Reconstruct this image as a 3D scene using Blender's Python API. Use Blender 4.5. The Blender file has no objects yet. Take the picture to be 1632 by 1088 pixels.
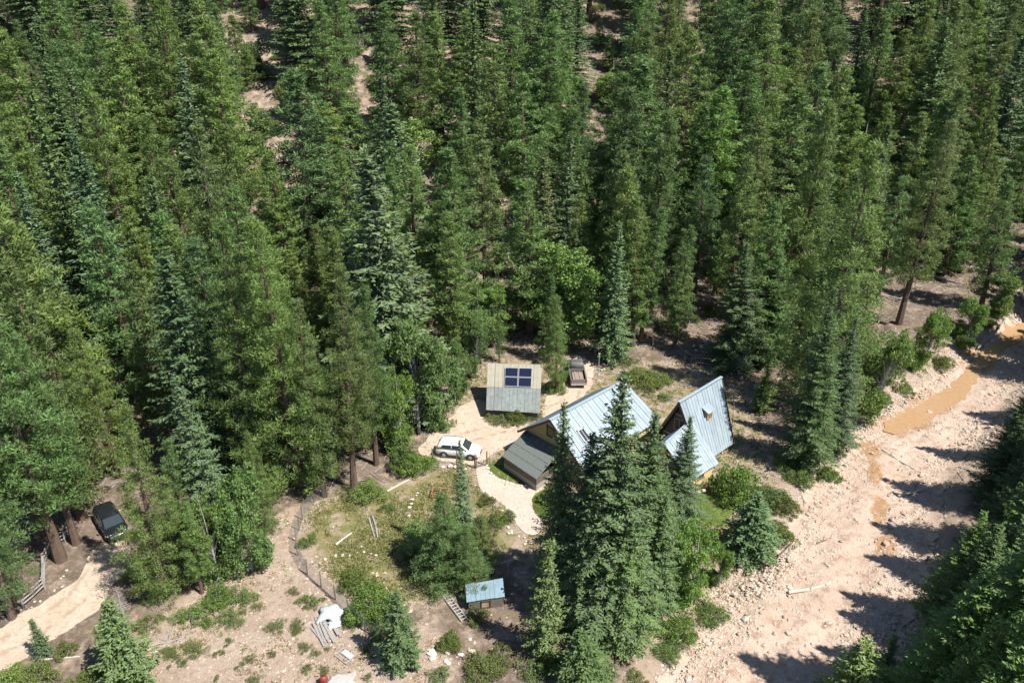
import bpy, math, random
import numpy as np
from mathutils import Vector, Matrix, geometry

# ------------------------------------------------------------------ camera, sky, sun, exposure
scene = bpy.context.scene
COL = scene.collection
R = math.radians
FPX, PITCH, CAMZ = 1250.0, R(26.0), 45.3          # focal length in photo pixels (1632 wide), pitch below level, height
cam_data = bpy.data.cameras.new('camera')
cam_data.sensor_width = 36.0
cam_data.lens = 36.0 * FPX / 1632.0
cam_data.clip_start = 0.5
cam_data.clip_end = 3000.0
cam = bpy.data.objects.new('camera', cam_data)
COL.objects.link(cam)
cam.location = (0, 0, CAMZ)
cam.rotation_euler = (R(90) - PITCH, 0, 0)
scene.camera = cam

SUN_AZ, SUN_EL = R(-32.0), R(56.0)                 # azimuth from +X (photo right), negative = towards the camera
sdir = Vector((math.cos(SUN_EL) * math.cos(SUN_AZ), math.cos(SUN_EL) * math.sin(SUN_AZ), math.sin(SUN_EL)))
world = bpy.data.worlds.new('World')
scene.world = world
world.use_nodes = True
wn = world.node_tree
bg = wn.nodes['Background']
sky = wn.nodes.new('ShaderNodeTexSky')
sky.sky_type = 'NISHITA'
sky.sun_disc = False
sky.sun_elevation = SUN_EL
sky.sun_rotation = math.atan2(sdir.x, sdir.y)
sky.altitude = 2000
wn.links.new(sky.outputs[0], bg.inputs[0])
bg.inputs[1].default_value = 0.085
sun_data = bpy.data.lights.new('sun', 'SUN')
sun_data.energy = 4.8
sun_data.angle = R(0.5)
sun_data.color = (1.0, 0.955, 0.88)
sun = bpy.data.objects.new('sun', sun_data)
COL.objects.link(sun)
sun.rotation_euler = sdir.to_track_quat('Z', 'Y').to_euler()
sun.location = (60, -20, 90)
scene.view_settings.view_transform = 'Standard'
scene.view_settings.look = 'None'
scene.view_settings.gamma = 1.0
scene.view_settings.exposure = 0.95
scene.view_settings.use_curve_mapping = False
scene.render.engine = 'CYCLES'
scene.cycles.use_denoising = True
scene.cycles.max_bounces = 6
scene.cycles.diffuse_bounces = 3
scene.cycles.transmission_bounces = 4
scene.cycles.transparent_max_bounces = 4

rng = np.random.default_rng(7)
random.seed(7)
CT, ST = math.cos(PITCH), math.sin(PITCH)

# ------------------------------------------------------------------ survey: photo pixel <-> place on the ground
def ray(px, py):
    a = (px - 816) / FPX
    b = -(py - 544) / FPX
    return (a, CT + b * ST, -ST + b * CT)

def at(px, py, z=0.0):
    r = ray(px, py)
    t = (z - CAMZ) / r[2]
    return (r[0] * t, r[1] * t)

def proj(x, y, z):
    z = z - CAMZ
    zc = y * CT - z * ST
    yc = y * ST + z * CT
    return 816 + FPX * x / zc, 544 - FPX * yc / zc, zc

WASH = [(940, 1250, 1400, 1250), (1050, 1100, 1420, 1100), (1130, 985, 1450, 985), (1228, 905, 1480, 905),
        (1275, 800, 1500, 800), (1312, 712, 1530, 730), (1392, 668, 1580, 672), (1450, 630, 1600, 640),
        (1500, 590, 1640, 600), (1560, 545, 1660, 560), (1618, 506, 1690, 520), (1690, 468, 1760, 480), (1800, 420, 1880, 430)]
WL = np.array([at(a, b, -0.6) for a, b, c, d in WASH])
WR = np.array([at(c, d, -0.6) for a, b, c, d in WASH])
WC = (WL + WR) / 2
WHW = np.linalg.norm(WR - WL, axis=1) / 2
WHW *= 0.93

def wash_sd(x, y):
    """signed distance outside the wash's edge (negative inside)"""
    x = np.asarray(x, float); y = np.asarray(y, float)
    best = np.full(x.shape, 1e9)
    for i in range(len(WC) - 1):
        ax, ay = WC[i]; bx, by = WC[i + 1]
        dx, dy = bx - ax, by - ay
        t = np.clip(((x - ax) * dx + (y - ay) * dy) / (dx * dx + dy * dy), 0, 1)
        hw = WHW[i] * (1 - t) + WHW[i + 1] * t
        d = np.hypot(x - ax - t * dx, y - ay - t * dy) - hw * 0.86
        best = np.minimum(best, d)
    return best

def wob(x, y, s=1.0):
    return (np.sin(x * .31 * s + 1.3) * np.cos(y * .27 * s - .4) + .6 * np.sin(x * .73 * s - y * .51 * s + 2.) +
            .4 * np.cos(x * 1.31 * s + y * 1.07 * s + .7)) / 2.0

def hz(x, y):
    x = np.asarray(x, float); y = np.asarray(y, float)
    y0 = 110 + np.clip(x, -60, 90) * .16
    k = 9.0
    u = (y - y0) / k
    z = .43 * k * np.logaddexp(0, u)
    z = z + .03 * np.maximum(0, y - 84)
    far = np.clip((y - 84) / 30, 0, 1)
    z = z + wob(x, y, .35) * (.05 + 1.1 * far) + wob(x + 9, y, 1.0) * .05
    sd = wash_sd(x, y)
    w = 1 / (1 + np.exp(np.clip((sd - .3) / .55, -40, 40)))
    z = z * (1 - w * .9) - 1.15 * w
    right = np.clip(sd / 8, 0, 1) * (x > 22 + (y - 50) * .62)
    return z + .5 * right

def h1(x, y):
    return float(hz(np.array([x]), np.array([y]))[0])

def gp(px, py, H=0.0):
    """place on the terrain whose point H metres up shows at this pixel"""
    r = ray(px, py)
    ts = np.linspace(30, 420, 2600)
    x, y, z = r[0] * ts, r[1] * ts, CAMZ + r[2] * ts
    f = z - hz(x, y) - H
    i = int(np.argmax(f <= 0))
    if f[i] > 0:
        i = len(ts) - 1
    a = ts[max(i - 1, 0)] + (ts[i] - ts[max(i - 1, 0)]) * (f[i - 1] / (f[i - 1] - f[i] + 1e-9) if i else 0)
    return r[0] * a, r[1] * a

def inpoly(px, py, poly):
    c = False
    n = len(poly)
    j = n - 1
    for i in range(n):
        xi, yi = poly[i]; xj, yj = poly[j]
        if (yi > py) != (yj > py) and px < (xj - xi) * (py - yi) / (yj - yi) + xi:
            c = not c
        j = i
    return c

# ------------------------------------------------------------------ materials
MATS = {}
def new_mat(name):
    m = bpy.data.materials.new(name)
    m.use_nodes = True
    MATS[name] = m
    return m, m.node_tree.nodes, m.node_tree.links, m.node_tree.nodes['Principled BSDF']

def simple(name, col, rough=.6, metal=0., var=.18, scale=6., bump=0., spec=None, coat=0.):
    m, n, l, p = new_mat(name)
    tc = n.new('ShaderNodeTexCoord')
    nz = n.new('ShaderNodeTexNoise'); nz.inputs['Scale'].default_value = scale; nz.inputs['Detail'].default_value = 5
    l.new(tc.outputs['Object'], nz.inputs['Vector'])
    mx = n.new('ShaderNodeMix'); mx.data_type = 'RGBA'
    mx.inputs['A'].default_value = (*[c * (1 - var) for c in col], 1)
    mx.inputs['B'].default_value = (*[min(1, c * (1 + var)) for c in col], 1)
    l.new(nz.outputs['Fac'], mx.inputs['Factor'])
    l.new(mx.outputs['Result'], p.inputs['Base Color'])
    p.inputs['Roughness'].default_value = rough
    p.inputs['Metallic'].default_value = metal
    if spec is not None: p.inputs['Specular IOR Level'].default_value = spec
    if coat: p.inputs['Coat Weight'].default_value = coat
    if bump:
        b = n.new('ShaderNodeBump'); b.inputs['Strength'].default_value = bump; b.inputs['Distance'].default_value = .05
        l.new(nz.outputs['Fac'], b.inputs['Height']); l.new(b.outputs['Normal'], p.inputs['Normal'])
    return m

def foliage(name, dark, light, trans=.25, rough=.55):
    """leaf colour: per-leaf variation 'v', per-tree tint from the object's colour"""
    m, n, l, p = new_mat(name)
    a = n.new('ShaderNodeAttribute'); a.attribute_name = 'v'
    mx = n.new('ShaderNodeMix'); mx.data_type = 'RGBA'
    mx.inputs['A'].default_value = (*dark, 1); mx.inputs['B'].default_value = (*light, 1)
    l.new(a.outputs['Fac'], mx.inputs['Factor'])
    oi = n.new('ShaderNodeObjectInfo')
    mu = n.new('ShaderNodeMix'); mu.data_type = 'RGBA'; mu.blend_type = 'MULTIPLY'; mu.inputs['Factor'].default_value = 1
    l.new(mx.outputs['Result'], mu.inputs['A']); l.new(oi.outputs['Color'], mu.inputs['B'])
    l.new(mu.outputs['Result'], p.inputs['Base Color'])
    p.inputs['Roughness'].default_value = rough
    p.inputs['Specular IOR Level'].default_value = .35
    tr = n.new('ShaderNodeBsdfTranslucent')
    l.new(mu.outputs['Result'], tr.inputs['Color'])
    ms = n.new('ShaderNodeMixShader'); ms.inputs[0].default_value = trans
    l.new(p.outputs[0], ms.inputs[1]); l.new(tr.outputs[0], ms.inputs[2])
    l.new(ms.outputs[0], n['Material Output'].inputs['Surface'])
    return m

def ground_mat(name, cols, scales, bump=.5, bscale=3.0, attr=None, attr_cols=None, rough=.9, speck=None):
    """soil: three mixed noise colours, optional vertex mask of another cover (litter, grass)"""
    m, n, l, p = new_mat(name)
    g = n.new('ShaderNodeNewGeometry')
    def noise(sc, det=6, ro=.6):
        z = n.new('ShaderNodeTexNoise'); z.inputs['Scale'].default_value = sc; z.inputs['Detail'].default_value = det
        z.inputs['Roughness'].default_value = ro
        l.new(g.outputs['Position'], z.inputs['Vector']); return z
    def ramp(src, lo, hi):
        r = n.new('ShaderNodeMapRange'); r.inputs['From Min'].default_value = lo; r.inputs['From Max'].default_value = hi
        l.new(src, r.inputs['Value']); return r.outputs['Result']
    def mix(f, a, b):
        x = n.new('ShaderNodeMix'); x.data_type = 'RGBA'
        for v, s in ((a, 'A'), (b, 'B')):
            if isinstance(v, tuple): x.inputs[s].default_value = (*v, 1)
            else: l.new(v, x.inputs[s])
        l.new(f, x.inputs['Factor']); return x.outputs['Result']
    def layer(cc):
        c = mix(ramp(noise(scales[0]).outputs['Fac'], .38, .62), cc[0], cc[1])
        c = mix(ramp(noise(scales[1]).outputs['Fac'], .5, .68), c, cc[2])
        return c
    c = layer(cols)
    if attr:
        for an, ac in zip(attr, attr_cols):
            a = n.new('ShaderNodeAttribute'); a.attribute_name = an
            ad = n.new('ShaderNodeMath'); ad.operation = 'ADD'
            l.new(a.outputs['Fac'], ad.inputs[0])
            sb = n.new('ShaderNodeMath'); sb.operation = 'MULTIPLY_ADD'
            l.new(noise(.55, 8, .7).outputs['Fac'], sb.inputs[0]); sb.inputs[1].default_value = 1.6; sb.inputs[2].default_value = -.8
            l.new(sb.outputs[0], ad.inputs[1])
            c = mix(ramp(ad.outputs[0], .4, .62), c, layer(ac))
    if speck:
        v = n.new('ShaderNodeTexVoronoi'); v.inputs['Scale'].default_value = speck[0]
        l.new(g.outputs['Position'], v.inputs['Vector'])
        sp = ramp(v.outputs['Distance'], speck[1], speck[1] * .6)
        f2 = n.new('ShaderNodeMath'); f2.operation = 'MULTIPLY'
        l.new(sp, f2.inputs[0]); l.new(ramp(noise(.9).outputs['Fac'], .45, .65), f2.inputs[1])
        c = mix(f2.outputs[0], c, speck[2])
    fine = n.new('ShaderNodeMapRange'); fine.inputs['From Min'].default_value = .3; fine.inputs['From Max'].default_value = .7
    fine.inputs['To Min'].default_value = .72; fine.inputs['To Max'].default_value = 1.22
    l.new(noise(5.5, 12, .8).outputs['Fac'], fine.inputs['Value'])
    sv = n.new('ShaderNodeVectorMath'); sv.operation = 'SCALE'
    l.new(c, sv.inputs[0]); l.new(fine.outputs['Result'], sv.inputs['Scale'])
    l.new(sv.outputs[0], p.inputs['Base Color'])
    p.inputs['Roughness'].default_value = rough
    p.inputs['Specular IOR Level'].default_value = .2
    nb = noise(bscale, 10, .75)
    b = n.new('ShaderNodeBump'); b.inputs['Strength'].default_value = bump; b.inputs['Distance'].default_value = .3
    l.new(nb.outputs['Fac'], b.inputs['Height']); l.new(b.outputs['Normal'], p.inputs['Normal'])
    return m

def ribbed(name, col, col2, rough=.35, metal=.0, scale=1.2, spec=.5):
    m, n, l, p = new_mat(name)
    tc = n.new('ShaderNodeTexCoord')
    mp = n.new('ShaderNodeMapping'); mp.inputs['Scale'].default_value = (scale, scale, scale * .3)
    l.new(tc.outputs['Object'], mp.inputs[0])
    nz = n.new('ShaderNodeTexNoise'); nz.inputs['Scale'].default_value = 1.4; nz.inputs['Detail'].default_value = 8
    nz.inputs['Roughness'].default_value = .65
    l.new(mp.outputs[0], nz.inputs['Vector'])
    r = n.new('ShaderNodeMapRange'); r.inputs['From Min'].default_value = .35; r.inputs['From Max'].default_value = .7
    l.new(nz.outputs['Fac'], r.inputs['Value'])
    mx = n.new('ShaderNodeMix'); mx.data_type = 'RGBA'
    mx.inputs['A'].default_value = (*col, 1); mx.inputs['B'].default_value = (*col2, 1)
    l.new(r.outputs['Result'], mx.inputs['Factor'])
    oi = n.new('ShaderNodeObjectInfo')
    hv = n.new('ShaderNodeMapRange'); hv.inputs['To Min'].default_value = .93; hv.inputs['To Max'].default_value = 1.05
    l.new(oi.outputs['Random'], hv.inputs['Value'])
    sc = n.new('ShaderNodeVectorMath'); sc.operation = 'SCALE'
    l.new(mx.outputs['Result'], sc.inputs[0]); l.new(hv.outputs['Result'], sc.inputs['Scale'])
    l.new(sc.outputs[0], p.inputs['Base Color'])
    p.inputs['Roughness'].default_value = rough; p.inputs['Metallic'].default_value = metal
    p.inputs['Specular IOR Level'].default_value = spec
    return m

SOIL = ((.29, .22, .168), (.36, .284, .225), (.235, .175, .13))
M_ground = ground_mat('soil', SOIL, (.35, 1.7), bump=.55, bscale=2.2,
    attr=('litter', 'grass'),
    attr_cols=(((.11, .083, .062), (.165, .125, .095), (.25, .195, .15)), ((.19, .165, .075), (.135, .14, .05), (.27, .205, .12))),
    speck=(2.6, .16, (.44, .38, .32)))
M_wash = ground_mat('wash_sand', ((.44, .325, .25), (.50, .39, .315), (.31, .21, .15)), (.28, 1.1), bump=.7, bscale=2.6, speck=(1.9, .2, (.5, .42, .35)),
    attr=('mud',), attr_cols=(((.37, .215, .11), (.31, .185, .105), (.42, .28, .16)),))
M_road = ground_mat('road_dirt', ((.42, .33, .25), (.47, .38, .30), (.35, .265, .195)), (.5, 2.2), bump=.3, bscale=3.5,
    attr=('rut',), attr_cols=(((.33, .25, .185), (.37, .285, .215), (.29, .215, .155)),))
M_path = ground_mat('path_gravel', ((.45, .36, .295), (.49, .40, .335), (.40, .31, .25)), (.6, 3.0), bump=.18, bscale=5)
M_lawn = ground_mat('lawn_grass', ((.09, .15, .03), (.13, .18, .045), (.18, .17, .06)), (.6, 3.0), bump=.5, bscale=9)
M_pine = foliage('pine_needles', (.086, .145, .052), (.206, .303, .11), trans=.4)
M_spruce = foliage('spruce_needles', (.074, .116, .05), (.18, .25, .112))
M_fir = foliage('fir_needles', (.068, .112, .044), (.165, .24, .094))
M_leaf = foliage('broad_leaves', (.105, .17, .056), (.225, .31, .11), trans=.35)
M_shrub = foliage('shrub_leaves', (.08, .13, .038), (.19, .25, .085), trans=.33)
M_grass = foliage('grass_blades', (.17, .18, .06), (.36, .29, .15), trans=.35)
M_bark = simple('pine_bark', (.105, .07, .05), .9, var=.45, scale=3, bump=.6)
M_bark2 = simple('spruce_bark', (.10, .085, .072), .9, var=.35, scale=4, bump=.6)
M_barkA = simple('aspen_bark', (.34, .33, .29), .85, var=.25, scale=3, bump=.3)
M_dead = simple('weathered_wood', (.27, .25, .23), .9, var=.25, scale=5, bump=.3)
M_log = simple('bleached_log', (.43, .39, .335), .85, var=.2, scale=4, bump=.3)
M_rock = simple('pale_rock', (.43, .355, .285), .9, var=.28, scale=1.6, bump=.5)
M_rock2 = simple('pink_rock', (.37, .265, .2), .9, var=.28, scale=1.6, bump=.5)
M_stone = simple('edging_stone', (.52, .47, .4), .85, var=.2, scale=2.5, bump=.3)

# ------------------------------------------------------------------ mesh helpers
class MB:
    def __init__(self): self.v = []; self.f = []
    def quad(self, a, b, c, d):
        i = len(self.v); self.v += [tuple(a), tuple(b), tuple(c), tuple(d)]; self.f.append((i, i + 1, i + 2, i + 3)); return self
    def box(self, c, s, rz=0., ry=0., taper=1.0):
        i = len(self.v); hx, hy, hh = s[0] / 2, s[1] / 2, s[2] / 2
        m = Matrix.Rotation(rz, 3, 'Z') @ Matrix.Rotation(ry, 3, 'Y')
        for z in (-1, 1):
            k = taper if z > 0 else 1.
            for x, y in ((-1, -1), (1, -1), (1, 1), (-1, 1)):
                p = m @ Vector((x * hx * k, y * hy * k, z * hh)); self.v.append((p.x + c[0], p.y + c[1], p.z + c[2]))
        self.f += [(i + 3, i + 2, i + 1, i), (i + 4, i + 5, i + 6, i + 7)] + [(i + k, i + (k + 1) % 4, i + 4 + (k + 1) % 4, i + 4 + k) for k in range(4)]
        return self
    def slab(self, P, t):
        """quad P (4 points, counter-clockwise seen from outside) thickened inwards by t"""
        P = [Vector(p) for p in P]
        n = (P[1] - P[0]).cross(P[3] - P[0]).normalized()
        if n.length == 0: n = (P[2] - P[1]).cross(P[3] - P[1]).normalized()
        i = len(self.v)
        self.v += [tuple(p) for p in P] + [tuple(p - n * t) for p in P]
        self.f += [(i, i + 1, i + 2, i + 3), (i + 7, i + 6, i + 5, i + 4)] + [(i + (k + 1) % 4, i + k, i + 4 + k, i + 4 + (k + 1) % 4) for k in range(4)]
        return self
    def prism(self, poly, vec):
        """closed outline (points) pushed along vec"""
        P = [Vector(p) for p in poly]; n = len(P); i = len(self.v); vec = Vector(vec)
        self.v += [tuple(p) for p in P] + [tuple(p + vec) for p in P]
        self.f += [tuple(range(i, i + n)), tuple(range(i + 2 * n - 1, i + n - 1, -1))] + [(i + (k + 1) % n, i + k, i + n + k, i + n + (k + 1) % n) for k in range(n)]
        return self
    def tube(self, pts, rad, sides=6):
        pts = [Vector(p) for p in pts]; i0 = len(self.v); n = len(pts)
        for k, p in enumerate(pts):
            d = (pts[min(k + 1, n - 1)] - pts[max(k - 1, 0)]).normalized()
            a = d.cross(Vector((0.0, 1.0, 0.0)) if abs(d.y) < .9 else Vector((1.0, 0, 0))).normalized(); b = d.cross(a)
            r = rad[k] if hasattr(rad, '__len__') else rad
            for s in range(sides):
                t = 2 * math.pi * s / sides
                q = p + (a * math.cos(t) + b * math.sin(t)) * r; self.v.append((q.x, q.y, q.z))
        for k in range(n - 1):
            for s in range(sides):
                u = i0 + k * sides; s2 = (s + 1) % sides
                self.f.append((u + s, u + s2, u + sides + s2, u + sides + s))
        self.f.append(tuple(i0 + s for s in range(sides - 1, -1, -1)))
        self.f.append(tuple(i0 + (n - 1) * sides + s for s in range(sides)))
        return self
    def loft(self, rings, cap=True):
        i0 = len(self.v); m = len(rings[0])
        for r in rings: self.v += [tuple(p) for p in r]
        for k in range(len(rings) - 1):
            for s in range(m):
                u = i0 + k * m; s2 = (s + 1) % m
                self.f.append((u + s, u + s2, u + m + s2, u + m + s))
        if cap:
            self.f.append(tuple(i0 + s for s in range(m - 1, -1, -1)))
            self.f.append(tuple(i0 + (len(rings) - 1) * m + s for s in range(m)))
        return self
    def mesh(self, name, mat, smooth=False):
        me = bpy.data.meshes.new(name); me.from_pydata(self.v, [], self.f)
        import bmesh
        bm = bmesh.new(); bm.from_mesh(me); bmesh.ops.recalc_face_normals(bm, faces=bm.faces); bm.to_mesh(me); bm.free()
        me.materials.append(mat)
        if smooth: me.polygons.foreach_set('use_smooth', [True] * len(me.polygons))
        return me
    def build(self, name, mat, parent=None, smooth=False, bevel=0.):
        o = bpy.data.objects.new(name, self.mesh(name, mat, smooth)); COL.objects.link(o)
        if parent: o.parent = parent
        if bevel:
            b = o.modifiers.new('bevel', 'BEVEL'); b.width = bevel; b.segments = 2; b.limit_method = 'ANGLE'
        return o

def tag(o, label=None, cat=None, group=None, kind=None):
    if label: o['label'] = label
    if cat: o['category'] = cat
    if group: o['group'] = group
    if kind: o['kind'] = kind
    return o

def empty(name, loc, rz=0.):
    o = bpy.data.objects.new(name, None); COL.objects.link(o)
    o.empty_display_size = .3
    o.location = loc; o.rotation_euler = (0, 0, rz); return o

def part(name, mesh, parent):
    o = bpy.data.objects.new(name, mesh); COL.objects.link(o); o.parent = parent; return o

def np_mesh(name, V, Q, mat, v=None):
    """fast mesh of quads or triangles from arrays; v = one value per face"""
    me = bpy.data.meshes.new(name)
    k = Q.shape[1]
    me.vertices.add(len(V)); me.vertices.foreach_set('co', np.ascontiguousarray(V, np.float32).ravel())
    me.loops.add(Q.size); me.loops.foreach_set('vertex_index', np.ascontiguousarray(Q, np.int32).ravel())
    me.polygons.add(len(Q)); me.polygons.foreach_set('loop_start', np.arange(0, Q.size, k, dtype=np.int32))
    if v is not None:
        a = me.attributes.new('v', 'FLOAT', 'FACE'); a.data.foreach_set('value', np.ascontiguousarray(v, np.float32))
    me.materials.append(mat); me.update(); me.validate(); return me

def unit(a): return a / (np.linalg.norm(a, axis=-1, keepdims=True) + 1e-9)

def leaf_mesh(name, C, T, N, L, W, mat, v):
    T = unit(T); N = unit(N - T * np.sum(N * T, -1, keepdims=True)); S = np.cross(N, T)
    L = np.broadcast_to(L, (len(C),))[:, None]; W = np.broadcast_to(W, (len(C),))[:, None]
    V = np.stack([C - T * L / 2, C + S * W / 2 - N * W * .18, C + T * L / 2, C - S * W / 2 - N * W * .18], 1).reshape(-1, 3)
    return np_mesh(name, V, np.arange(len(V)).reshape(-1, 4), mat, v)

# ------------------------------------------------------------------ the ground
GARDEN = [(478, 830), (500, 800), (560, 788), (640, 768), (690, 742), (740, 750), (775, 790), (815, 830), (840, 860), (760, 900), (700, 960), (640, 960), (560, 950), (520, 915), (482, 885)]
BARE = [(370, 905), (430, 850), (470, 795), (480, 830), (475, 880), (520, 930), (590, 1000), (700, 1015), (720, 1250), (100, 1250), (190, 1040), (300, 950)]
YARD = [(960, 590), (1060, 575), (1150, 600), (1180, 640), (1240, 700), (1230, 880), (1120, 990), (1000, 1040), (850, 1000), (850, 860), (700, 700), (720, 640), (760, 575), (900, 560)]
def inpolyv(px, py, poly):
    c = np.zeros(px.shape, bool); n = len(poly); j = n - 1
    for i in range(n):
        xi, yi = poly[i]; xj, yj = poly[j]
        if yi != yj:
            c ^= ((yi > py) != (yj > py)) & (px < (xj - xi) * (py - yi) / (yj - yi) + xi)
        j = i
    return c

def axis(a, b, c, d, fine, grow):
    """fine steps between b and c, growing steps out to a and d"""
    m = list(np.arange(b, c, fine)); s = fine; x = m[-1]
    while x < d: s *= grow; x += s; m.append(x)
    s = fine; x = b
    while x > a: s *= grow; x -= s; m.insert(0, x)
    return np.array(m)
AX = axis(-420, -62, 66, 420, .6, 1.05)
AY = axis(-40, 34, 104, 520, .6, 1.05)
GX, GY = np.meshgrid(AX, AY)
GZ = hz(GX, GY)
GZ = np.where(GY > 300, GZ, GZ)
nx, ny = len(AX), len(AY)
idx = np.arange(nx * ny).reshape(ny, nx)
Q = np.stack([idx[:-1, :-1], idx[:-1, 1:], idx[1:, 1:], idx[1:, :-1]], -1).reshape(-1, 4)
me = np_mesh('forest_floor', np.stack([GX, GY, GZ], -1).reshape(-1, 3), Q, M_ground)
gpx, gpy, gzc = proj(GX, GY, GZ)
infr = gzc > 5
gar = inpolyv(gpx, gpy, GARDEN) & infr
bare = inpolyv(gpx, gpy, BARE) & infr
yard = inpolyv(gpx, gpy, YARD) & infr
lit = np.where(bare, .0, np.where(gar, .1, np.where(yard, .3, .66)))
lit = np.where((GY > 105) & (GX < 15) & (GX > -60), .5, lit)
sdw = wash_sd(GX, GY)
lit = np.where(sdw < 1.5, 0, lit)
gr = np.where(gar, .62, np.where(yard, .5, np.where(bare, .12, .28)))
gr = np.where(sdw < .8, 0, gr)
def soft(m, k):
    for _ in range(k):
        p = np.pad(m, 1, mode='edge'); m = (p[1:-1, 1:-1] * 2 + p[:-2, 1:-1] + p[2:, 1:-1] + p[1:-1, :-2] + p[1:-1, 2:]) / 6
    return m
lit, gr = soft(lit, 8), soft(gr, 10)
for nme, arr in (('litter', lit), ('grass', gr)):
    at_ = me.attributes.new(nme, 'FLOAT', 'POINT'); at_.data.foreach_set('value', arr.ravel().astype(np.float32))
g = bpy.data.objects.new('forest_floor', me); COL.objects.link(g)
tag(g, 'pinkish brown forest floor and hillside soil under the trees', 'ground', kind='structure')

def outline(poly, rough=.18, seg=.5, world_pts=False):
    P = [Vector(p) if world_pts else Vector(gp(*p)) for p in poly]
    for _ in range(2):
        Qn = []
        for i in range(len(P)):
            a, b = P[i], P[(i + 1) % len(P)]
            Qn += [a * .75 + b * .25, a * .25 + b * .75]
        P = Qn
    out = []
    for i in range(len(P)):
        a, b = P[i], P[(i + 1) % len(P)]
        d = b - a; n = max(1, int(d.length / seg)); nr = Vector((d.y, -d.x)).normalized() if d.length > 0 else Vector((0, 0))
        for k in range(n):
            q = a + d * k / n
            w = math.sin(q.x * 2.1 + q.y * 1.3) * .5 + math.sin(q.x * 4.7 - q.y * 3.9) * .35 + random.uniform(-.4, .4)
            out.append(q + nr * w * rough)
    return out

def drape(name, poly, mat, off=.03, step=.6, rough=.18, bumpf=None, world_pts=False, attr=None):
    O = outline(poly, rough, min(step, .5), world_pts)
    n = len(O); pts = [Vector((p.x, p.y)) for p in O]
    xs = [p.x for p in O]; ys = [p.y for p in O]; poly2 = [(p.x, p.y) for p in O]
    X, Y = np.meshgrid(np.arange(min(xs), max(xs), step), np.arange(min(ys), max(ys), step))
    X = X + rng.uniform(-.15, .15, X.shape) * step; Y = Y + rng.uniform(-.15, .15, Y.shape) * step
    ins = inpolyv(X, Y, poly2)
    pts += [Vector((a, b)) for a, b in zip(X[ins], Y[ins])]
    vs, es, fs, *_ = geometry.delaunay_2d_cdt(pts, [(i, (i + 1) % n) for i in range(n)], [], 1, 1e-5)
    V = np.array([(v.x, v.y) for v in vs])
    Z = hz(V[:, 0], V[:, 1]) + off
    if bumpf is not None:
        OA = np.array(poly2)
        de = np.min(np.hypot(V[:, 0][:, None] - OA[None, ::2, 0], V[:, 1][:, None] - OA[None, ::2, 1]), 1)
        Z = Z + bumpf(V[:, 0], V[:, 1]) * np.clip(de / 1.2, 0, 1)
    m = np_mesh(name, np.column_stack([V, Z]), np.array([list(f) for f in fs if len(f) == 3]), mat)
    if attr:
        for k, fn in attr.items():
            a_ = m.attributes.new(k, 'FLOAT', 'POINT'); a_.data.foreach_set('value', fn(V[:, 0], V[:, 1]).astype(np.float32))
    o = bpy.data.objects.new(name, m); COL.objects.link(o)
    # a draped sheet must face up
    if m.polygons[0].normal.z < 0: m.flip_normals()
    o['kind'] = 'structure'
    return o

washpoly = [tuple(p) for p in WL[:-1]] + [tuple(p) for p in WR[:-1][::-1]]
SMID = [gp(*p) for p in ((1660, 518), (1632, 526), (1600, 540), (1565, 567), (1545, 598), (1525, 625), (1485, 652), (1445, 673), (1412, 686))]
def washbump(x, y):
    ds = np.full(np.shape(x), 1e9)
    for (ax, ay), (bx, by) in zip(SMID[:-1], SMID[1:]):
        t = np.clip(((x - ax) * (bx - ax) + (y - ay) * (by - ay)) / ((bx - ax) ** 2 + (by - ay) ** 2), 0, 1)
        ds = np.minimum(ds, np.hypot(x - ax - t * (bx - ax), y - ay - t * (by - ay)))
    b = .22 + .22 * wob(x * 2.1, y * 2.1) + .12 * np.abs(np.sin(x * 2.9 + y * 1.7) * np.sin(x * 1.3 - y * 2.3)) + .07 * np.sin(x * 6.1) * np.sin(y * 5.3 + x)
    return np.maximum(b, .02) * np.clip((ds - .9) / 1.6, .02, 1)
MUDP = [(1560, 560), (1480, 640), (1400, 690), (1340, 760), (1400, 850), (1440, 900), (1500, 640)]
def mudf(x, y):
    px, py, _ = proj(x, y, -1.)
    a = np.zeros_like(px)
    for cx, cy, rx, ry in ((1385, 715, 26, 16), (1392, 760, 18, 26), (1402, 815, 18, 26), (1412, 870, 22, 26), (1440, 672, 60, 22), (1480, 645, 50, 24), (1560, 575, 40, 26)):
        a = np.maximum(a, .95 * np.exp(-(((px - cx) / rx) ** 2 + ((py - cy) / ry) ** 2)))
    return a
wb = drape('dry_wash', washpoly, M_wash, off=.05, step=.42, rough=.5, bumpf=washbump, world_pts=True, attr={'mud': mudf})
tag(wb, 'pale pink sand and gravel bed of the dry wash', 'ground')

STREAM = [(1640, 512), (1600, 524), (1562, 556), (1540, 590), (1518, 612), (1484, 634), (1440, 652), (1410, 672), (1402, 690), (1440, 696), (1452, 684), (1476, 676), (1500, 660), (1535, 640), (1552, 610), (1574, 580), (1606, 560), (1640, 538)]
m_, n_, l_, p_ = new_mat('muddy_water')
p_.inputs['Base Color'].default_value = (.46, .235, .085, 1); p_.inputs['Roughness'].default_value = .12; p_.inputs['Specular IOR Level'].default_value = .4
nz_ = n_.new('ShaderNodeTexNoise'); nz_.inputs['Scale'].default_value = 2.2; nz_.inputs['Detail'].default_value = 4
g_ = n_.new('ShaderNodeNewGeometry'); l_.new(g_.outputs['Position'], nz_.inputs['Vector'])
b_ = n_.new('ShaderNodeBump'); b_.inputs['Strength'].default_value = .25; b_.inputs['Distance'].default_value = .1
l_.new(nz_.outputs['Fac'], b_.inputs['Height']); l_.new(b_.outputs['Normal'], p_.inputs['Normal'])
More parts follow.
